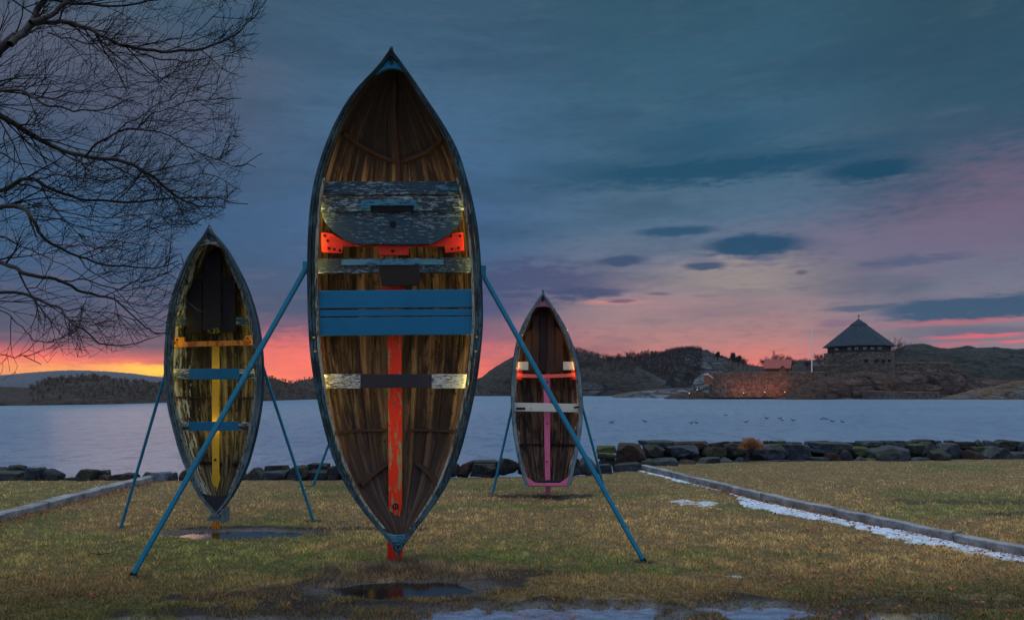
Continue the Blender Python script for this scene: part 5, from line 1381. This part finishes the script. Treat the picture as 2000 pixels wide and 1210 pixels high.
wall('rampart', [(1735, 709.5, 735, 187), (1790, 708.6, 735, 187), (1855, 709, 735, 187), (1864, 714, 735, 187)], 4.0, M['mason'], 'long grass-topped rampart right of the round fort', cap=(M['grassland'], .30, 'turf_top'), seed=8)
wall('rampart', [(1862, 722, 745, 186), (1886, 722.5, 745, 186)], 3.0, M['mason'], 'short low rampart beyond the long rampart', cap=(M['grassland'], .18, 'turf_top'), seed=9)
wall('quay_wall', [(1697, 764.5, 779.6, 168), (1760, 765, 779.6, 168), (1836, 766, 779.8, 168)], 5.0, M['mason'], 'low stone quay wall at the waterline below the round fort', cap=(M['grassland'], .12, 'turf_top'), seed=12)
# cottage
YC = 178.
cc = np.array(P(1527, 729, YC)); cot = root('cottage', tuple(cc), 'small red-roofed ochre cottage standing behind the long fort wall', 'cottage')
kc = YC / F
def hp(px, py, dy=0.): return np.array(P(px, py, YC)) + np.array((0, dy, 0))
x0, x1 = hp(1499, 0)[0], hp(1556, 0)[0]; xr = hp(1541, 0)[0]; zb, ze, zr = zpx(732, YC), zpx(718, YC), zpx(702.5, YC)
# the house stands at an angle: long eaves side facing left-front, gable facing right-front
A = np.array((x0, YC + 1.5, 0)); B = np.array((hp(1538, 0)[0], YC - 1.2, 0)); D = np.array((x1, YC + 4.0, 0)); E = A + (D - B)
z_ = lambda p, z: (p[0], p[1], z)
mb = MB(); mb.hexa([z_(A, zb), z_(B, zb), z_(D, zb), z_(E, zb), z_(A, ze), z_(B, ze), z_(D, ze), z_(E, ze)])
mG1 = (B + D) / 2; mG0 = (A + E) / 2
mb.add([z_(B, ze), z_(D, ze), z_(mG1, zr - .1)], [(0, 1, 2)]); mb.add([z_(A, ze), z_(E, ze), z_(mG0, zr - .1)], [(0, 2, 1)])
mb.build('wall', M['ochre'], cot)
ax_ = (B - A) / np.linalg.norm(B - A); oh = .45
a1, b1, d1, e1 = A - ax_ * oh, B + ax_ * oh, D + ax_ * oh, E - ax_ * oh; g1, g0 = mG1 + ax_ * oh, mG0 - ax_ * oh
sd_ = (B - D) / np.linalg.norm(B - D) * .4; zo = ze - .25
mb = MB()
mb.hexa([z_(a1 + sd_, zo), z_(b1 + sd_, zo), z_(g1, zr), z_(g0, zr), z_(a1 + sd_, zo + .15), z_(b1 + sd_, zo + .15), z_(g1, zr + .16), z_(g0, zr + .16)])
mb.hexa([z_(e1 - sd_, zo), z_(d1 - sd_, zo), z_(g1 + sd_ * -.01, zr), z_(g0 + sd_ * -.01, zr), z_(e1 - sd_, zo + .15), z_(d1 - sd_, zo + .15), z_(g1 + sd_ * -.01, zr + .15), z_(g0 + sd_ * -.01, zr + .15)])
rf = mb.build('roof', M['redroof'], cot)
mb = MB(); nrm_ = np.array((-(D - B)[1], (D - B)[0], 0)); nrm_ = -nrm_ / np.linalg.norm(nrm_) if nrm_[1] > 0 else nrm_ / np.linalg.norm(nrm_)
for (t0, t1, u0, u1) in ((.40, .62, 2.0, 3.0),):
    p = B + (D - B) * t0; r_ = B + (D - B) * t1; f_ = nrm_ * .06
    mb.hexa([z_(p + f_, ze - 1.3), z_(r_ + f_, ze - 1.3), z_(r_, ze - 1.3), z_(p, ze - 1.3), z_(p + f_, ze - .2), z_(r_ + f_, ze - .2), z_(r_, ze - .2), z_(p, ze - .2)])
mb.build('window', M['window'], cot)
mb = MB(); pa = B + (D - B) * .5 + nrm_ * .06; mb.box(pa[0] - .25, pa[0] + .25, pa[1] - .05, pa[1] + .05, zr - 1.1, zr - .6); mb.build('gable_window', M['frame_w'], cot)
# porch dormer on the eaves side
pc = A + (B - A) * .74; fr2 = np.array((-ax_[1], ax_[0], 0)); fr2 = fr2 if fr2[1] < 0 else -fr2
mb = MB(); pw_ = .9; q0, q1 = pc - ax_ * pw_ + fr2 * 1.0, pc + ax_ * pw_ + fr2 * 1.0; q2, q3 = pc + ax_ * pw_ - fr2 * .4, pc - ax_ * pw_ - fr2 * .4
mb.hexa([z_(q0, zb), z_(q1, zb), z_(q2, zb), z_(q3, zb), z_(q0, ze - .5), z_(q1, ze - .5), z_(q2, ze - .5), z_(q3, ze - .5)])
mb.add([z_(q0, ze - .5), z_(q1, ze - .5), z_((q0 + q1) / 2, ze + .45)], [(0, 1, 2)]); mb.build('porch', M['ochre'], cot)
mb = MB(); h0, h1 = (q0 + q1) / 2 + fr2 * .2, (q2 + q3) / 2 - fr2 * .9
for s_ in (q0 - ax_ * .2, q1 + ax_ * .2):
    bk = s_ - fr2 * 1.2; mb.hexa([z_(s_ + fr2 * .2, ze - .6), z_(h0, ze + .5), z_(h1, ze + .5), z_(bk, ze - .6), z_(s_ + fr2 * .2, ze - .48), z_(h0, ze + .62), z_(h1, ze + .62), z_(bk, ze - .48)])
mb.build('porch_roof', M['redroof'], cot)
# little red shed at the left end of the wall
YS = 169.; sx0, sx1 = P(1383.5, 0, YS)[0], P(1391.5, 0, YS)[0]
sh = root('shed', (sx0, YS, zpx(746, YS)), 'tiny red shed against the left end of the long fort wall', 'shed')
mb = MB(); za, zb2, zt, zt2 = zpx(750, YS), zpx(737, YS), zpx(731, YS), zpx(738.5, YS)
mb.prism([(sx0, YS, za), (sx1, YS, za), (sx1, YS, zt2), (sx0, YS, zt)], (0, 3.5, 0)); mb.build('wall', M['ochre'], sh)
mb = MB(); mb.prism([(sx0 - .15, YS - .2, zt + .02), (sx1 + .12, YS - .2, zt2 - .02), (sx1 + .12, YS - .2, zt2 + .16), (sx0 - .15, YS - .2, zt + .20)], (0, 3.9, 0)); mb.build('roof', M['frame_w'], sh)
# flagpole
YP = 182.; fp = root('flagpole', P(1585.5, 737, YP), 'tall bare white flagpole on the rampart beside the cottage', 'flagpole')
mb = MB(); a = P(1585.5, 738, YP); mb.tube([a, (a[0], a[1], zpx(646, YP))], [.17, .12], 8); mb.build('pole', M['frame_w'], fp)
mb = MB(); mb.tube([(a[0], a[1], zpx(646, YP)), (a[0], a[1], zpx(645, YP))], .13, 8); mb.build('finial', M['frame_w'], fp)
# lit lamps at the foot of the wall and on the beach
for (px, py, Y, e, lab, lift) in ((1452, 768, 168.6, 170, 'left floodlight at the foot of the long fort wall', .2), (1493.5, 766.5, 168.8, 200, 'middle floodlight at the foot of the long fort wall', .2), (1532.5, 766, 169.6, 260, 'right floodlight at the foot of the long fort wall', .2),
                      (1361.5, 761.5, 165.0, 60, 'lamp on the low rocks left of the fort wall', .2), (1346, 768.5, 164.0, 40, 'lower lamp near the waterline left of the fort wall', .2)):
    p = np.array(P(px, py, Y)); rt = root('floodlight', tuple(p - np.array((0, 0, .5))), lab, 'lamp', 'lit lamps below the fort')
    mb = MB(); mb.box(p[0] - .18, p[0] + .18, p[1] - .22, p[1] + .0, p[2] - .16, p[2] + .02); mb.tube([(p[0], p[1] - .1, p[2] - .9), (p[0], p[1] - .1, p[2] - .14)], .05, 6); mb.build('housing', M['black_iron'], rt)
    mb = MB(); mb.tube([(p[0], p[1] - .1, p[2] + .02), (p[0], p[1] - .1, p[2] + .14), (p[0], p[1] - .1, p[2] + .22)], [.12, .13, .05], 8); mb.build('lens', M['bulb'], rt)
    L = bpy.data.lights.new('floodlight_beam', 'SPOT'); L.energy = e * 2.6; L.spot_size = R(150); L.spot_blend = .8; L.color = (1., .26, .09); L.shadow_soft_size = .2
    lo = bpy.data.objects.new('floodlight_beam', L); COL.objects.link(lo); lo.parent = rt; lo.location = (0, .05, .95); lo.rotation_euler = (R(118), 0, 0)

# ---- bare trees
class Twigs:
    """fast collector of thin tapered triangular sticks"""
    def __init__(s): s.a = []; s.b = []; s.ra = []; s.rb = []
    def seg(s, a, b, ra, rb): s.a.append(a); s.b.append(b); s.ra.append(ra); s.rb.append(rb)
    def build(s, name, m, parent=None, n=3, origin=None):
        A = np.array(s.a); B = np.array(s.b); ra = np.array(s.ra)[:, None]; rb = np.array(s.rb)[:, None]
        d = B - A; d /= np.linalg.norm(d, axis=1)[:, None] + 1e-9
        up = np.where(np.abs(d[:, 2:3]) > .9, np.array([[1., 0, 0]]), np.array([[0, 0, 1.]]))
        p = np.cross(d, up); p /= np.linalg.norm(p, axis=1)[:, None]; q = np.cross(d, p)
        V = []
        for C_, r_ in ((A, ra), (B, rb)):
            for k in range(n):
                th = 2 * math.pi * k / n; V.append(C_ + r_ * (math.cos(th) * p + math.sin(th) * q))
        V = np.stack(V, 1); N = len(A)
        fc = []
        for k in range(n): fc.append([k, (k + 1) % n, n + (k + 1) % n, n + k])
        Q = (np.array(fc)[None] + (np.arange(N) * 2 * n)[:, None, None]).reshape(-1, 4)
        return rawmesh(name, V.reshape(-1, 3), Q, m, parent, origin=origin)
def grow(tw, rnd, p, d, L, r, lvl, spread=.55, up=.25, nseg=4, kids=5, big=None, flat=1.):
    seg = L / nseg; ps = [p]; rs = [r]
    for i in range(nseg):
        d = d + np.array((rnd.gauss(0, .16), rnd.gauss(0, .16) * flat, rnd.gauss(0, .13) + up * .12)); d /= np.linalg.norm(d)
        q = p + d * seg; r2 = r * (1 - .75 * (i + 1) / nseg)
        (big if (big is not None and lvl >= 3) else tw).seg(p, q, max(rs[-1], .0), max(r2, r * .22)); p = q; ps.append(p); rs.append(r2)
        if lvl > 0:
            for _ in range(max(1, int(round(kids / nseg)))):
                ax = np.array((rnd.gauss(0, 1), rnd.gauss(0, 1) * flat, rnd.gauss(0, 1))); ax -= d * ax.dot(d); ax /= np.linalg.norm(ax) + 1e-6
                dd = d * math.cos(spread) + ax * math.sin(spread) * rnd.uniform(.7, 1.3) + np.array((0, 0, up * .4)); dd /= np.linalg.norm(dd)
                grow(tw, rnd, p.copy(), dd, L * rnd.uniform(.42, .68) * (1 - .35 * i / nseg), max(r2, r * .3) * .6, lvl - 1, spread, up, max(2, nseg - 1), kids, big, flat)
M['twig'] = mat('twig_bark', None, (.010, .009, .011), .9, .2)
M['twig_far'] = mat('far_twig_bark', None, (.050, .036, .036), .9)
def far_tree(px, y_foot, y_top, Y, seed, label, wide=1., group='bare trees on the islands', rt_scale=1.):
    rnd = random.Random(seed); b0 = np.array(P(px, y_foot, Y)); H = (y_foot - y_top) / F * Y
    rt = root('bare_tree', tuple(b0), label, 'tree', group)
    tw = Twigs(); mb = MB(); tr_h = H * .22; r0 = H * .020 + .05
    mb.tube([b0 - np.array((0, 0, .8)), b0 + np.array((0, 0, tr_h))], [r0 * 1.2, r0 * .8], 7); mb.build('trunk', M['twig_far'], rt)
    for k_ in range(7):
        a = 2 * math.pi * k_ / 7 + rnd.uniform(-.3, .3); t_ = rnd.uniform(.25, .9) * wide
        d = np.array((math.cos(a) * t_, math.sin(a) * t_, 1.)); d /= np.linalg.norm(d)
        grow(tw, rnd, b0 + np.array((0, 0, tr_h * rnd.uniform(.7, 1.))), d, H * rnd.uniform(.42, .55), r0 * .55, 3, .55, .25, 3, 6)
    # keep the twigs thick enough to be bark, not hair
    tw.ra = [max(x, .018) for x in tw.ra]; tw.rb = [max(x, .014) for x in tw.rb]
    tw.build('crown', M['twig_far'], rt)
tt = [(1208, 712, 690, 232, 'bare tree on the skyline, nearest the right boat'), (1228, 710, 684, 232, 'bare tree on the wooded skyline between the right boat and the hump'), (1245, 708, 686, 234, 'bushy bare tree left of the tallest skyline tree'),
      (1262, 706, 681, 232, 'tallest bare tree on the wooded skyline left of the rocky hump'), (1278, 704, 683, 234, 'bare tree just right of the tallest skyline tree'), (1296, 700, 684, 234, 'small bare tree at the left foot of the rocky hump'),
      (1190, 713, 694, 230, 'thin bare tree showing just above the rocky bluff'), (1325, 692, 681, 236, 'tiny bare bush on the left shoulder of the rocky hump'),
      (1452, 718, 700, 205, 'small bare tree right of the pines'), (1492, 722, 697, 195, 'bare tree left behind the cottage'), (1518, 724, 687, 194, 'broad bare tree behind the cottage roof'), (1542, 724, 693, 196, 'bare tree right behind the cottage'),
      (1600, 716, 690, 186, 'bare tree between the flagpole and the round fort'), (1576, 722, 703, 190, 'small bare bush beside the flagpole'), (1747, 712, 660, 192, 'broad bare tree right of the round fort roof')]
for i, (px, yf, yt, Y, lab) in enumerate(tt): far_tree(px, yf, yt, Y, 50 + i, lab, 1.25 if i in (10, 14) else 1.)
# pines
def needles(q, t, b):
    a = t.nodes.new('ShaderNodeAttribute'); a.attribute_name = 'tint'; t.links.new(a.outputs['Color'], b.inputs['Base Color']); b.inputs['Roughness'].default_value = .8
M['needle'] = mat('pine_needles', needles)
def pine(px, yf, yt, Y, seed, label, lean=0.):
    r = np.random.default_rng(seed); b0 = np.array(P(px, yf, Y)); H = (yf - yt) / F * Y
    rt = root('pine_tree', tuple(b0), label, 'tree', 'pines on the rocky hump')
    mb = MB(); top = b0 + np.array((lean * H, 0, H * .9)); mb.tube([b0 - np.array((0, 0, .6)), (b0 + top) / 2 + np.array((.1 * H, 0, 0)), top], [.16, .12, .05], 6); mb.build('trunk', M['bark'], rt)
    V = []; C = []
    for k_ in range(9):
        f_ = .35 + .62 * k_ / 8; c_ = b0 + np.array((lean * H * f_ + r.normal(0, .22 * H * (1.1 - f_)), r.normal(0, .5), H * f_)); w = H * (.36 - .22 * (f_ - .35)) * r.uniform(.7, 1.2)
        n = 420; th = r.uniform(0, 6.28, n); ra = r.uniform(0, 1, n) ** .5
        p = np.stack([np.cos(th) * ra * w, np.sin(th) * ra * w * .8, r.normal(0, .10, n) * w], -1) + c_
        s1 = r.normal(0, .12, (n, 3)); s2 = r.normal(0, .12, (n, 3)); V.append(np.stack([p, p + s1, p + s2], 1).reshape(-1, 3)); C.append(np.repeat(np.array([[.018, .028, .022], [.035, .05, .03], [.012, .018, .016]])[r.integers(0, 3, n)], 3, 0))
    V = np.concatenate(V); C = np.concatenate(C)
    o = add_tinted('crown', V - b0, np.arange(len(V)).reshape(-1, 3), C, M['needle']); o.parent = rt
pine(1401, 701, 688, 214, 3, 'small dark pine on the right shoulder of the rocky hump'); pine(1430, 708, 689, 212, 4, 'larger wind-bent pine with flat dark crown right of the small pine', .1); pine(1441, 711, 695, 212, 6, 'low dark pine at the right of the wind-bent pine', .15)
# scrub wood covering the slope between bluff and hump: uncountable
def scrub(name, surf, x0, x1, n, t0, t1, hmin, hmax, seed, tint, label, topw=None):
    r = np.random.default_rng(seed); tw = Twigs()
    for _ in range(n):
        px = r.uniform(x0, x1); b = surf(px, r.uniform(t0, t1)); H = r.uniform(hmin, hmax)
        for k_ in range(5):
            d = np.array((r.normal(0, .28), r.normal(0, .2), 1.)); m_ = b + d * H * .55; e_ = m_ + np.array((r.normal(0, .25), r.normal(0, .2), .45)) * H
            tw.seg(b, m_, .035, .025); tw.seg(m_, e_, .025, .010)
            for j in range(3):
                s_ = b + d * H * r.uniform(.3, .6); tw.seg(s_, s_ + np.array((r.normal(0, .3), r.normal(0, .2), r.uniform(.2, .5))) * H * .7, .018, .008)
    o = tw.build(name, mat(name + '_bark', None, tint, .9)); return props(o, label, 'scrub', None, 'stuff')
scrub('scrub', s_mid, 1125, 1370, 2400, .03, .50, .8, 2.0, 5, (.022, .020, .026), 'leafless scrub wood covering the slope left of the rocky hump')
scrub('scrub', s_left, 60, 640, 800, .05, .5, .4, 1.0, 6, (.055, .040, .034), 'low leafless scrub on the island behind the left boat')
scrub('scrub', s_bluff, 1120, 1240, 350, .2, .6, 1.0, 2.4, 7, (.045, .04, .045), 'leafless scrub on the right shoulder of the bluff')
scrub('scrub', s_mid, 1380, 1600, 300, .1, .5, .6, 1.6, 8, (.05, .04, .04), 'low leafless scrub behind the fort wall')

# ducks
dk = [(1418, 811), (1350, 826), (1361, 826), (1498, 817), (1522, 817), (1528, 820.5), (1550, 821), (1605, 818), (1614, 818), (1626, 823), (1646, 824), (1457, 824), (1260, 823), (1194, 825)]
mb = MB()
mb.tube([(-.24, 0, .10), (-.18, 0, .07), (-.08, 0, .06), (.06, 0, .06), (.15, 0, .08), (.20, 0, .16), (.215, 0, .22), (.25, 0, .235), (.31, 0, .22)], [.012, .05, .085, .09, .06, .035, .045, .035, .010], 8)
o = rawmesh('duck', np.array(mb.v), mb.f, mat('duck_feathers', None, (.035, .030, .03), .7), smooth=True)
dl = ['duck swimming alone nearest the fort side, left of the others', 'left one of the closest pair of ducks', 'right one of the closest pair of ducks', 'duck left of the small trio in mid-water', 'left duck of the small trio in mid-water', 'middle duck of the small trio in mid-water', 'right duck of the small trio in mid-water',
      'left duck of the far right pair', 'right duck of the far right pair', 'duck swimming just below the far right pair', 'rightmost duck on the water', 'duck between the closest pair and the trio', 'duck straight above the first wall boulders', 'leftmost duck on the water, beside the right boat']
for i, (px, py) in enumerate(dk):
    d_ = o if i == 0 else o.copy()
    if i: COL.objects.link(d_)
    Y = (EYE - WZ) * F / (py - HY); d_.location = ((px - 1000) / F * Y, Y, WZ - .02); d_.rotation_euler = (0, 0, wr.choice((0, math.pi)) + wr.uniform(-.5, .5)); d_.scale = (.8,) * 3
    props(d_, dl[i], 'duck', 'ducks on the water')

# ---- the big bare tree on the left
TX = np.array((-9.6, 7.0, 0.))
tree = root('bare_tree', tuple(TX), 'large bare beech tree whose limbs reach in from the left', 'tree')
limbs = [
 (6.6, [(-520, 420), (-300, 300), (-120, 200), (-40, 135), (20, 82), (60, 42), (90, 0), (125, -60), (150, -140)], 13, .9),
 (6.5, [(18, 84), (50, 58), (85, 44), (140, 45), (200, 72), (260, 95), (330, 100), (400, 94), (440, 78), (475, 55), (515, 8)], 5.5, 1.),
 (6.3, [(60, 42), (110, 20), (170, -10), (250, -30), (330, -60)], 5, 1.),
 (6.4, [(-60, -30), (40, -10), (120, 6), (200, 8), (280, 4), (350, -10), (430, -30)], 4, 1.),
 (6.6, [(258, 94), (300, 114), (350, 119), (400, 117), (440, 108), (482, 88)], 3, 1.),
 (6.2, [(90, 60), (150, 82), (200, 86), (250, 88), (330, 82), (390, 60), (420, 30)], 2.6, 1.),
 (6.1, [(-500, 60), (-260, 130), (-100, 165), (-30, 178), (40, 178), (90, 205), (150, 214), (210, 212), (270, 190)], 4.5, 1.),
 (6.3, [(40, 180), (90, 195), (140, 180), (200, 178), (270, 165), (330, 150)], 2.6, 1.),
 (6.6, [(-520, 60), (-260, 140), (-80, 200), (0, 228), (60, 262), (100, 287), (160, 305), (240, 318), (290, 342), (330, 370), (380, 400), (415, 402)], 7.5, 1.),
 (6.5, [(166, 304), (200, 275), (262, 252), (330, 265), (375, 290), (420, 310), (465, 326), (512, 302)], 3.4, 1.),
 (6.3, [(262, 252), (300, 222), (360, 202), (420, 194), (468, 196)], 2.2, 1.),
 (6.2, [(200, 275), (250, 240), (300, 210), (340, 190), (400, 170), (430, 150)], 2.0, 1.),
 (6.4, [(-520, 330), (-250, 360), (-60, 372), (0, 372), (60, 350), (110, 374), (170, 390), (280, 394), (350, 385), (420, 385), (482, 400)], 5.5, 1.),
 (6.1, [(60, 350), (120, 345), (190, 352), (260, 345), (330, 352), (400, 340), (470, 372)], 2.8, 1.),
 (6.0, [(-520, 470), (-200, 415), (-40, 408), (30, 402), (62, 425), (92, 470), (150, 500), (220, 520), (300, 522), (350, 508)], 5.5, 1.),
 (6.3, [(62, 425), (120, 432), (180, 450), (240, 455), (290, 445), (322, 452)], 2.4, 1.),
 (5.9, [(-520, 560), (-200, 510), (-60, 498), (0, 512), (50, 535), (110, 546), (160, 570), (210, 582), (250, 604), (290, 640), (322, 652)], 5.5, 1.),
 (6.1, [(110, 546), (170, 550), (230, 566), (290, 560), (340, 575), (400, 610), (420, 585)], 2.6, 1.),
 (6.0, [(150, 500), (200, 545), (250, 552), (300, 545), (345, 520), (358, 508)], 2.2, 1.),
 (5.7, [(-520, 640), (-200, 590), (-40, 575), (60, 575), (110, 600), (150, 632), (195, 668), (250, 676), (300, 662)], 4.0, 1.),
 (5.8, [(110, 600), (160, 605), (220, 612), (270, 625), (310, 612)], 2.0, 1.),
 (5.6, [(-300, 610), (-60, 600), (20, 618), (50, 650), (80, 668), (110, 662)], 2.6, 1.),
 (5.6, [(-300, 700), (-60, 690), (0, 692), (30, 698), (75, 690)], 2.0, 1.),
 (6.2, [(-400, 260), (-60, 290), (20, 310), (80, 330), (140, 345), (210, 330), (280, 335)], 3.0, 1.),
 (6.0, [(-400, 440), (-60, 455), (20, 470), (80, 500), (130, 520), (190, 560), (250, 590)], 2.6, 1.),
 (6.1, [(30, 402), (90, 405), (150, 420), (230, 425), (300, 420), (370, 440), (400, 425)], 2.4, 1.),
]
big_t = Twigs(); fine_t = Twigs(); rnd = random.Random(77)
def outside(p):
    x = 1000 + F * p[0] / p[1]; y = HY - F * (p[2] - EYE) / p[1]
    lim = np.interp(y, [-50, 60, 120, 200, 320, 380, 430, 470, 560, 620, 650, 690, 712, 740, 760], [560, 530, 500, 470, 515, 480, 440, 360, 372, 410, 350, 250, 110, 40, -200])
    return x > lim - 8 + rnd.uniform(-25, 8)
def twiglet(p, d, L, r, lvl):
    """beech spray: zig-zag shoots in a rough plane, tips turning up"""
    n = 4 if lvl else 3
    for i in range(n):
        d = d + np.array((rnd.gauss(.02, .13), rnd.gauss(0, .10), rnd.gauss(.05, .13))); d /= np.linalg.norm(d)
        q = p + d * L / n; r2 = max(r * (1 - .62 * (i + 1) / n), .0015)
        if outside(q): return
        fine_t.seg(p, q, max(r * (1 - .62 * i / n), .0019), r2); p = q
        if lvl > 0 and rnd.random() < .85:
            s = 1 if rnd.random() < .5 else -1
            for s in ((s,) if rnd.random() < .72 else (1, -1)):
                a = s * rnd.uniform(.35, .85)
                dd = np.array((d[0] * math.cos(a) - d[2] * math.sin(a), d[1] + rnd.gauss(0, .25), d[0] * math.sin(a) + d[2] * math.cos(a))); dd += np.array((.12, 0, .10)); dd /= np.linalg.norm(dd)
                twiglet(p, dd, L * rnd.uniform(.40, .68), r2 * .75, lvl - 1)
        elif lvl == 0 and i == n - 1:
            fine_t.seg(p, p + d * .010, .0024, .0008)     # bud
for Yl_, pts, wpx, dn in limbs:
    pp = []
    for i, (x, y) in enumerate(pts):
        dY = .5 * math.sin(i * 1.3 + wpx) * .35
        Yq = Yl_ + dY
        if x < -200: Yq = Yl_ + (7.0 - Yl_) * min(1, (-200 - x) / 320)
        pp.append(np.array(P(x, y, Yq)))
    # smooth the limb
    sp = []
    xs_ = np.arange(len(pp)); tt_ = np.linspace(0, len(pp) - 1, len(pp) * 5)
    arr = np.stack([hermite(xs_, [q[k_] for q in pp], tt_) for k_ in range(3)], -1)
    arr += np.stack([fbm(np.stack([tt_ * 2.2, tt_ * 0 + wpx, tt_ * 0 + k_ * 9.], -1), 3, 5) for k_ in range(3)], -1) * .035
    n = len(arr)
    rad = wpx / F * Yl_ * (.66 if wpx < 4 else 1.15) * (1 - .86 * (np.arange(n) / (n - 1)) ** .8)
    rad = np.maximum(rad, .0038)
    for i in range(n - 1): big_t.seg(arr[i], arr[i + 1], rad[i], rad[i + 1])
    # side sprays
    for i in range(2, n - 1):
        px_here = 1000 + F * arr[i][0] / arr[i][1]
        if px_here < -140: continue
        d0 = arr[i + 1] - arr[i]; seglen = np.linalg.norm(d0); d0 = d0 / seglen
        cnt_ = int(seglen / .215 + rnd.random())
        for _ in range(cnt_):
            f_ = rnd.random(); p = arr[i] + (arr[i + 1] - arr[i]) * f_
            a = rnd.choice((-1, 1)) * rnd.uniform(.3, 1.0)
            dd = np.array((d0[0] * math.cos(a) - d0[2] * math.sin(a), d0[1] * .4 + rnd.gauss(0, .45), d0[0] * math.sin(a) + d0[2] * math.cos(a))); dd[0] += .25; dd /= np.linalg.norm(dd)
            Ls = rnd.uniform(.30, .95) * (1.1 - .5 * i / n)
            room = (540 if py_ is not None else 540)
            twiglet(p, dd, Ls, min(max(rad[i] * .5, .0042), .0095), 2)
    twiglet(arr[-1], (arr[-1] - arr[-2]) / np.linalg.norm(arr[-1] - arr[-2]), .3, .003, 2)
# trunk, outside the frame
mb = MB(); mb.tube([TX + np.array(v_) for v_ in ((0, 0, -.3), (0, 0, .3), (.08, 0, 1.2), (.1, 0, 2.4), (.3, 0, 3.6), (.4, -.1, 5.2), (.6, -.1, 7.5))], [.46, .34, .30, .28, .24, .18, .10], 14)
mb.build('trunk', M['bark'], tree, smooth=True)
for Yl_, pts, wpx, dn in limbs:
    if pts[0][0] <= -400:
        e_ = np.array(P(pts[0][0], pts[0][1], 7.0)); s_ = TX + np.array((.3, 0, max(1.6, e_[2] - 1.0)))
        big_t.seg(s_, e_, wpx / F * 7 * .8, wpx / F * Yl_ * .56)
big_t.build('limbs', M['bark'], tree, n=8)
fine_t.build('crown', M['twig'], tree, n=3)
print('twig segs', len(fine_t.a), 'blades', n)

# ------------------------------------------------------------------ air: far things fade to blue
hz = bpy.data.materials.new('haze'); hz.use_nodes = True; hz.node_tree.nodes.clear()
pv = hz.node_tree.nodes.new('ShaderNodeVolumePrincipled'); ho = hz.node_tree.nodes.new('ShaderNodeOutputMaterial')
pv.inputs['Color'].default_value = (.80, .88, 1., 1); pv.inputs['Density'].default_value = .00003; pv.inputs['Anisotropy'].default_value = 0.
hz.node_tree.links.new(pv.outputs[0], ho.inputs['Volume'])
mb = MB(); mb.box(-9100, 9100, -400, 3300, -6.0, 130.)
props(mb.build('haze', hz), kind='stuff')
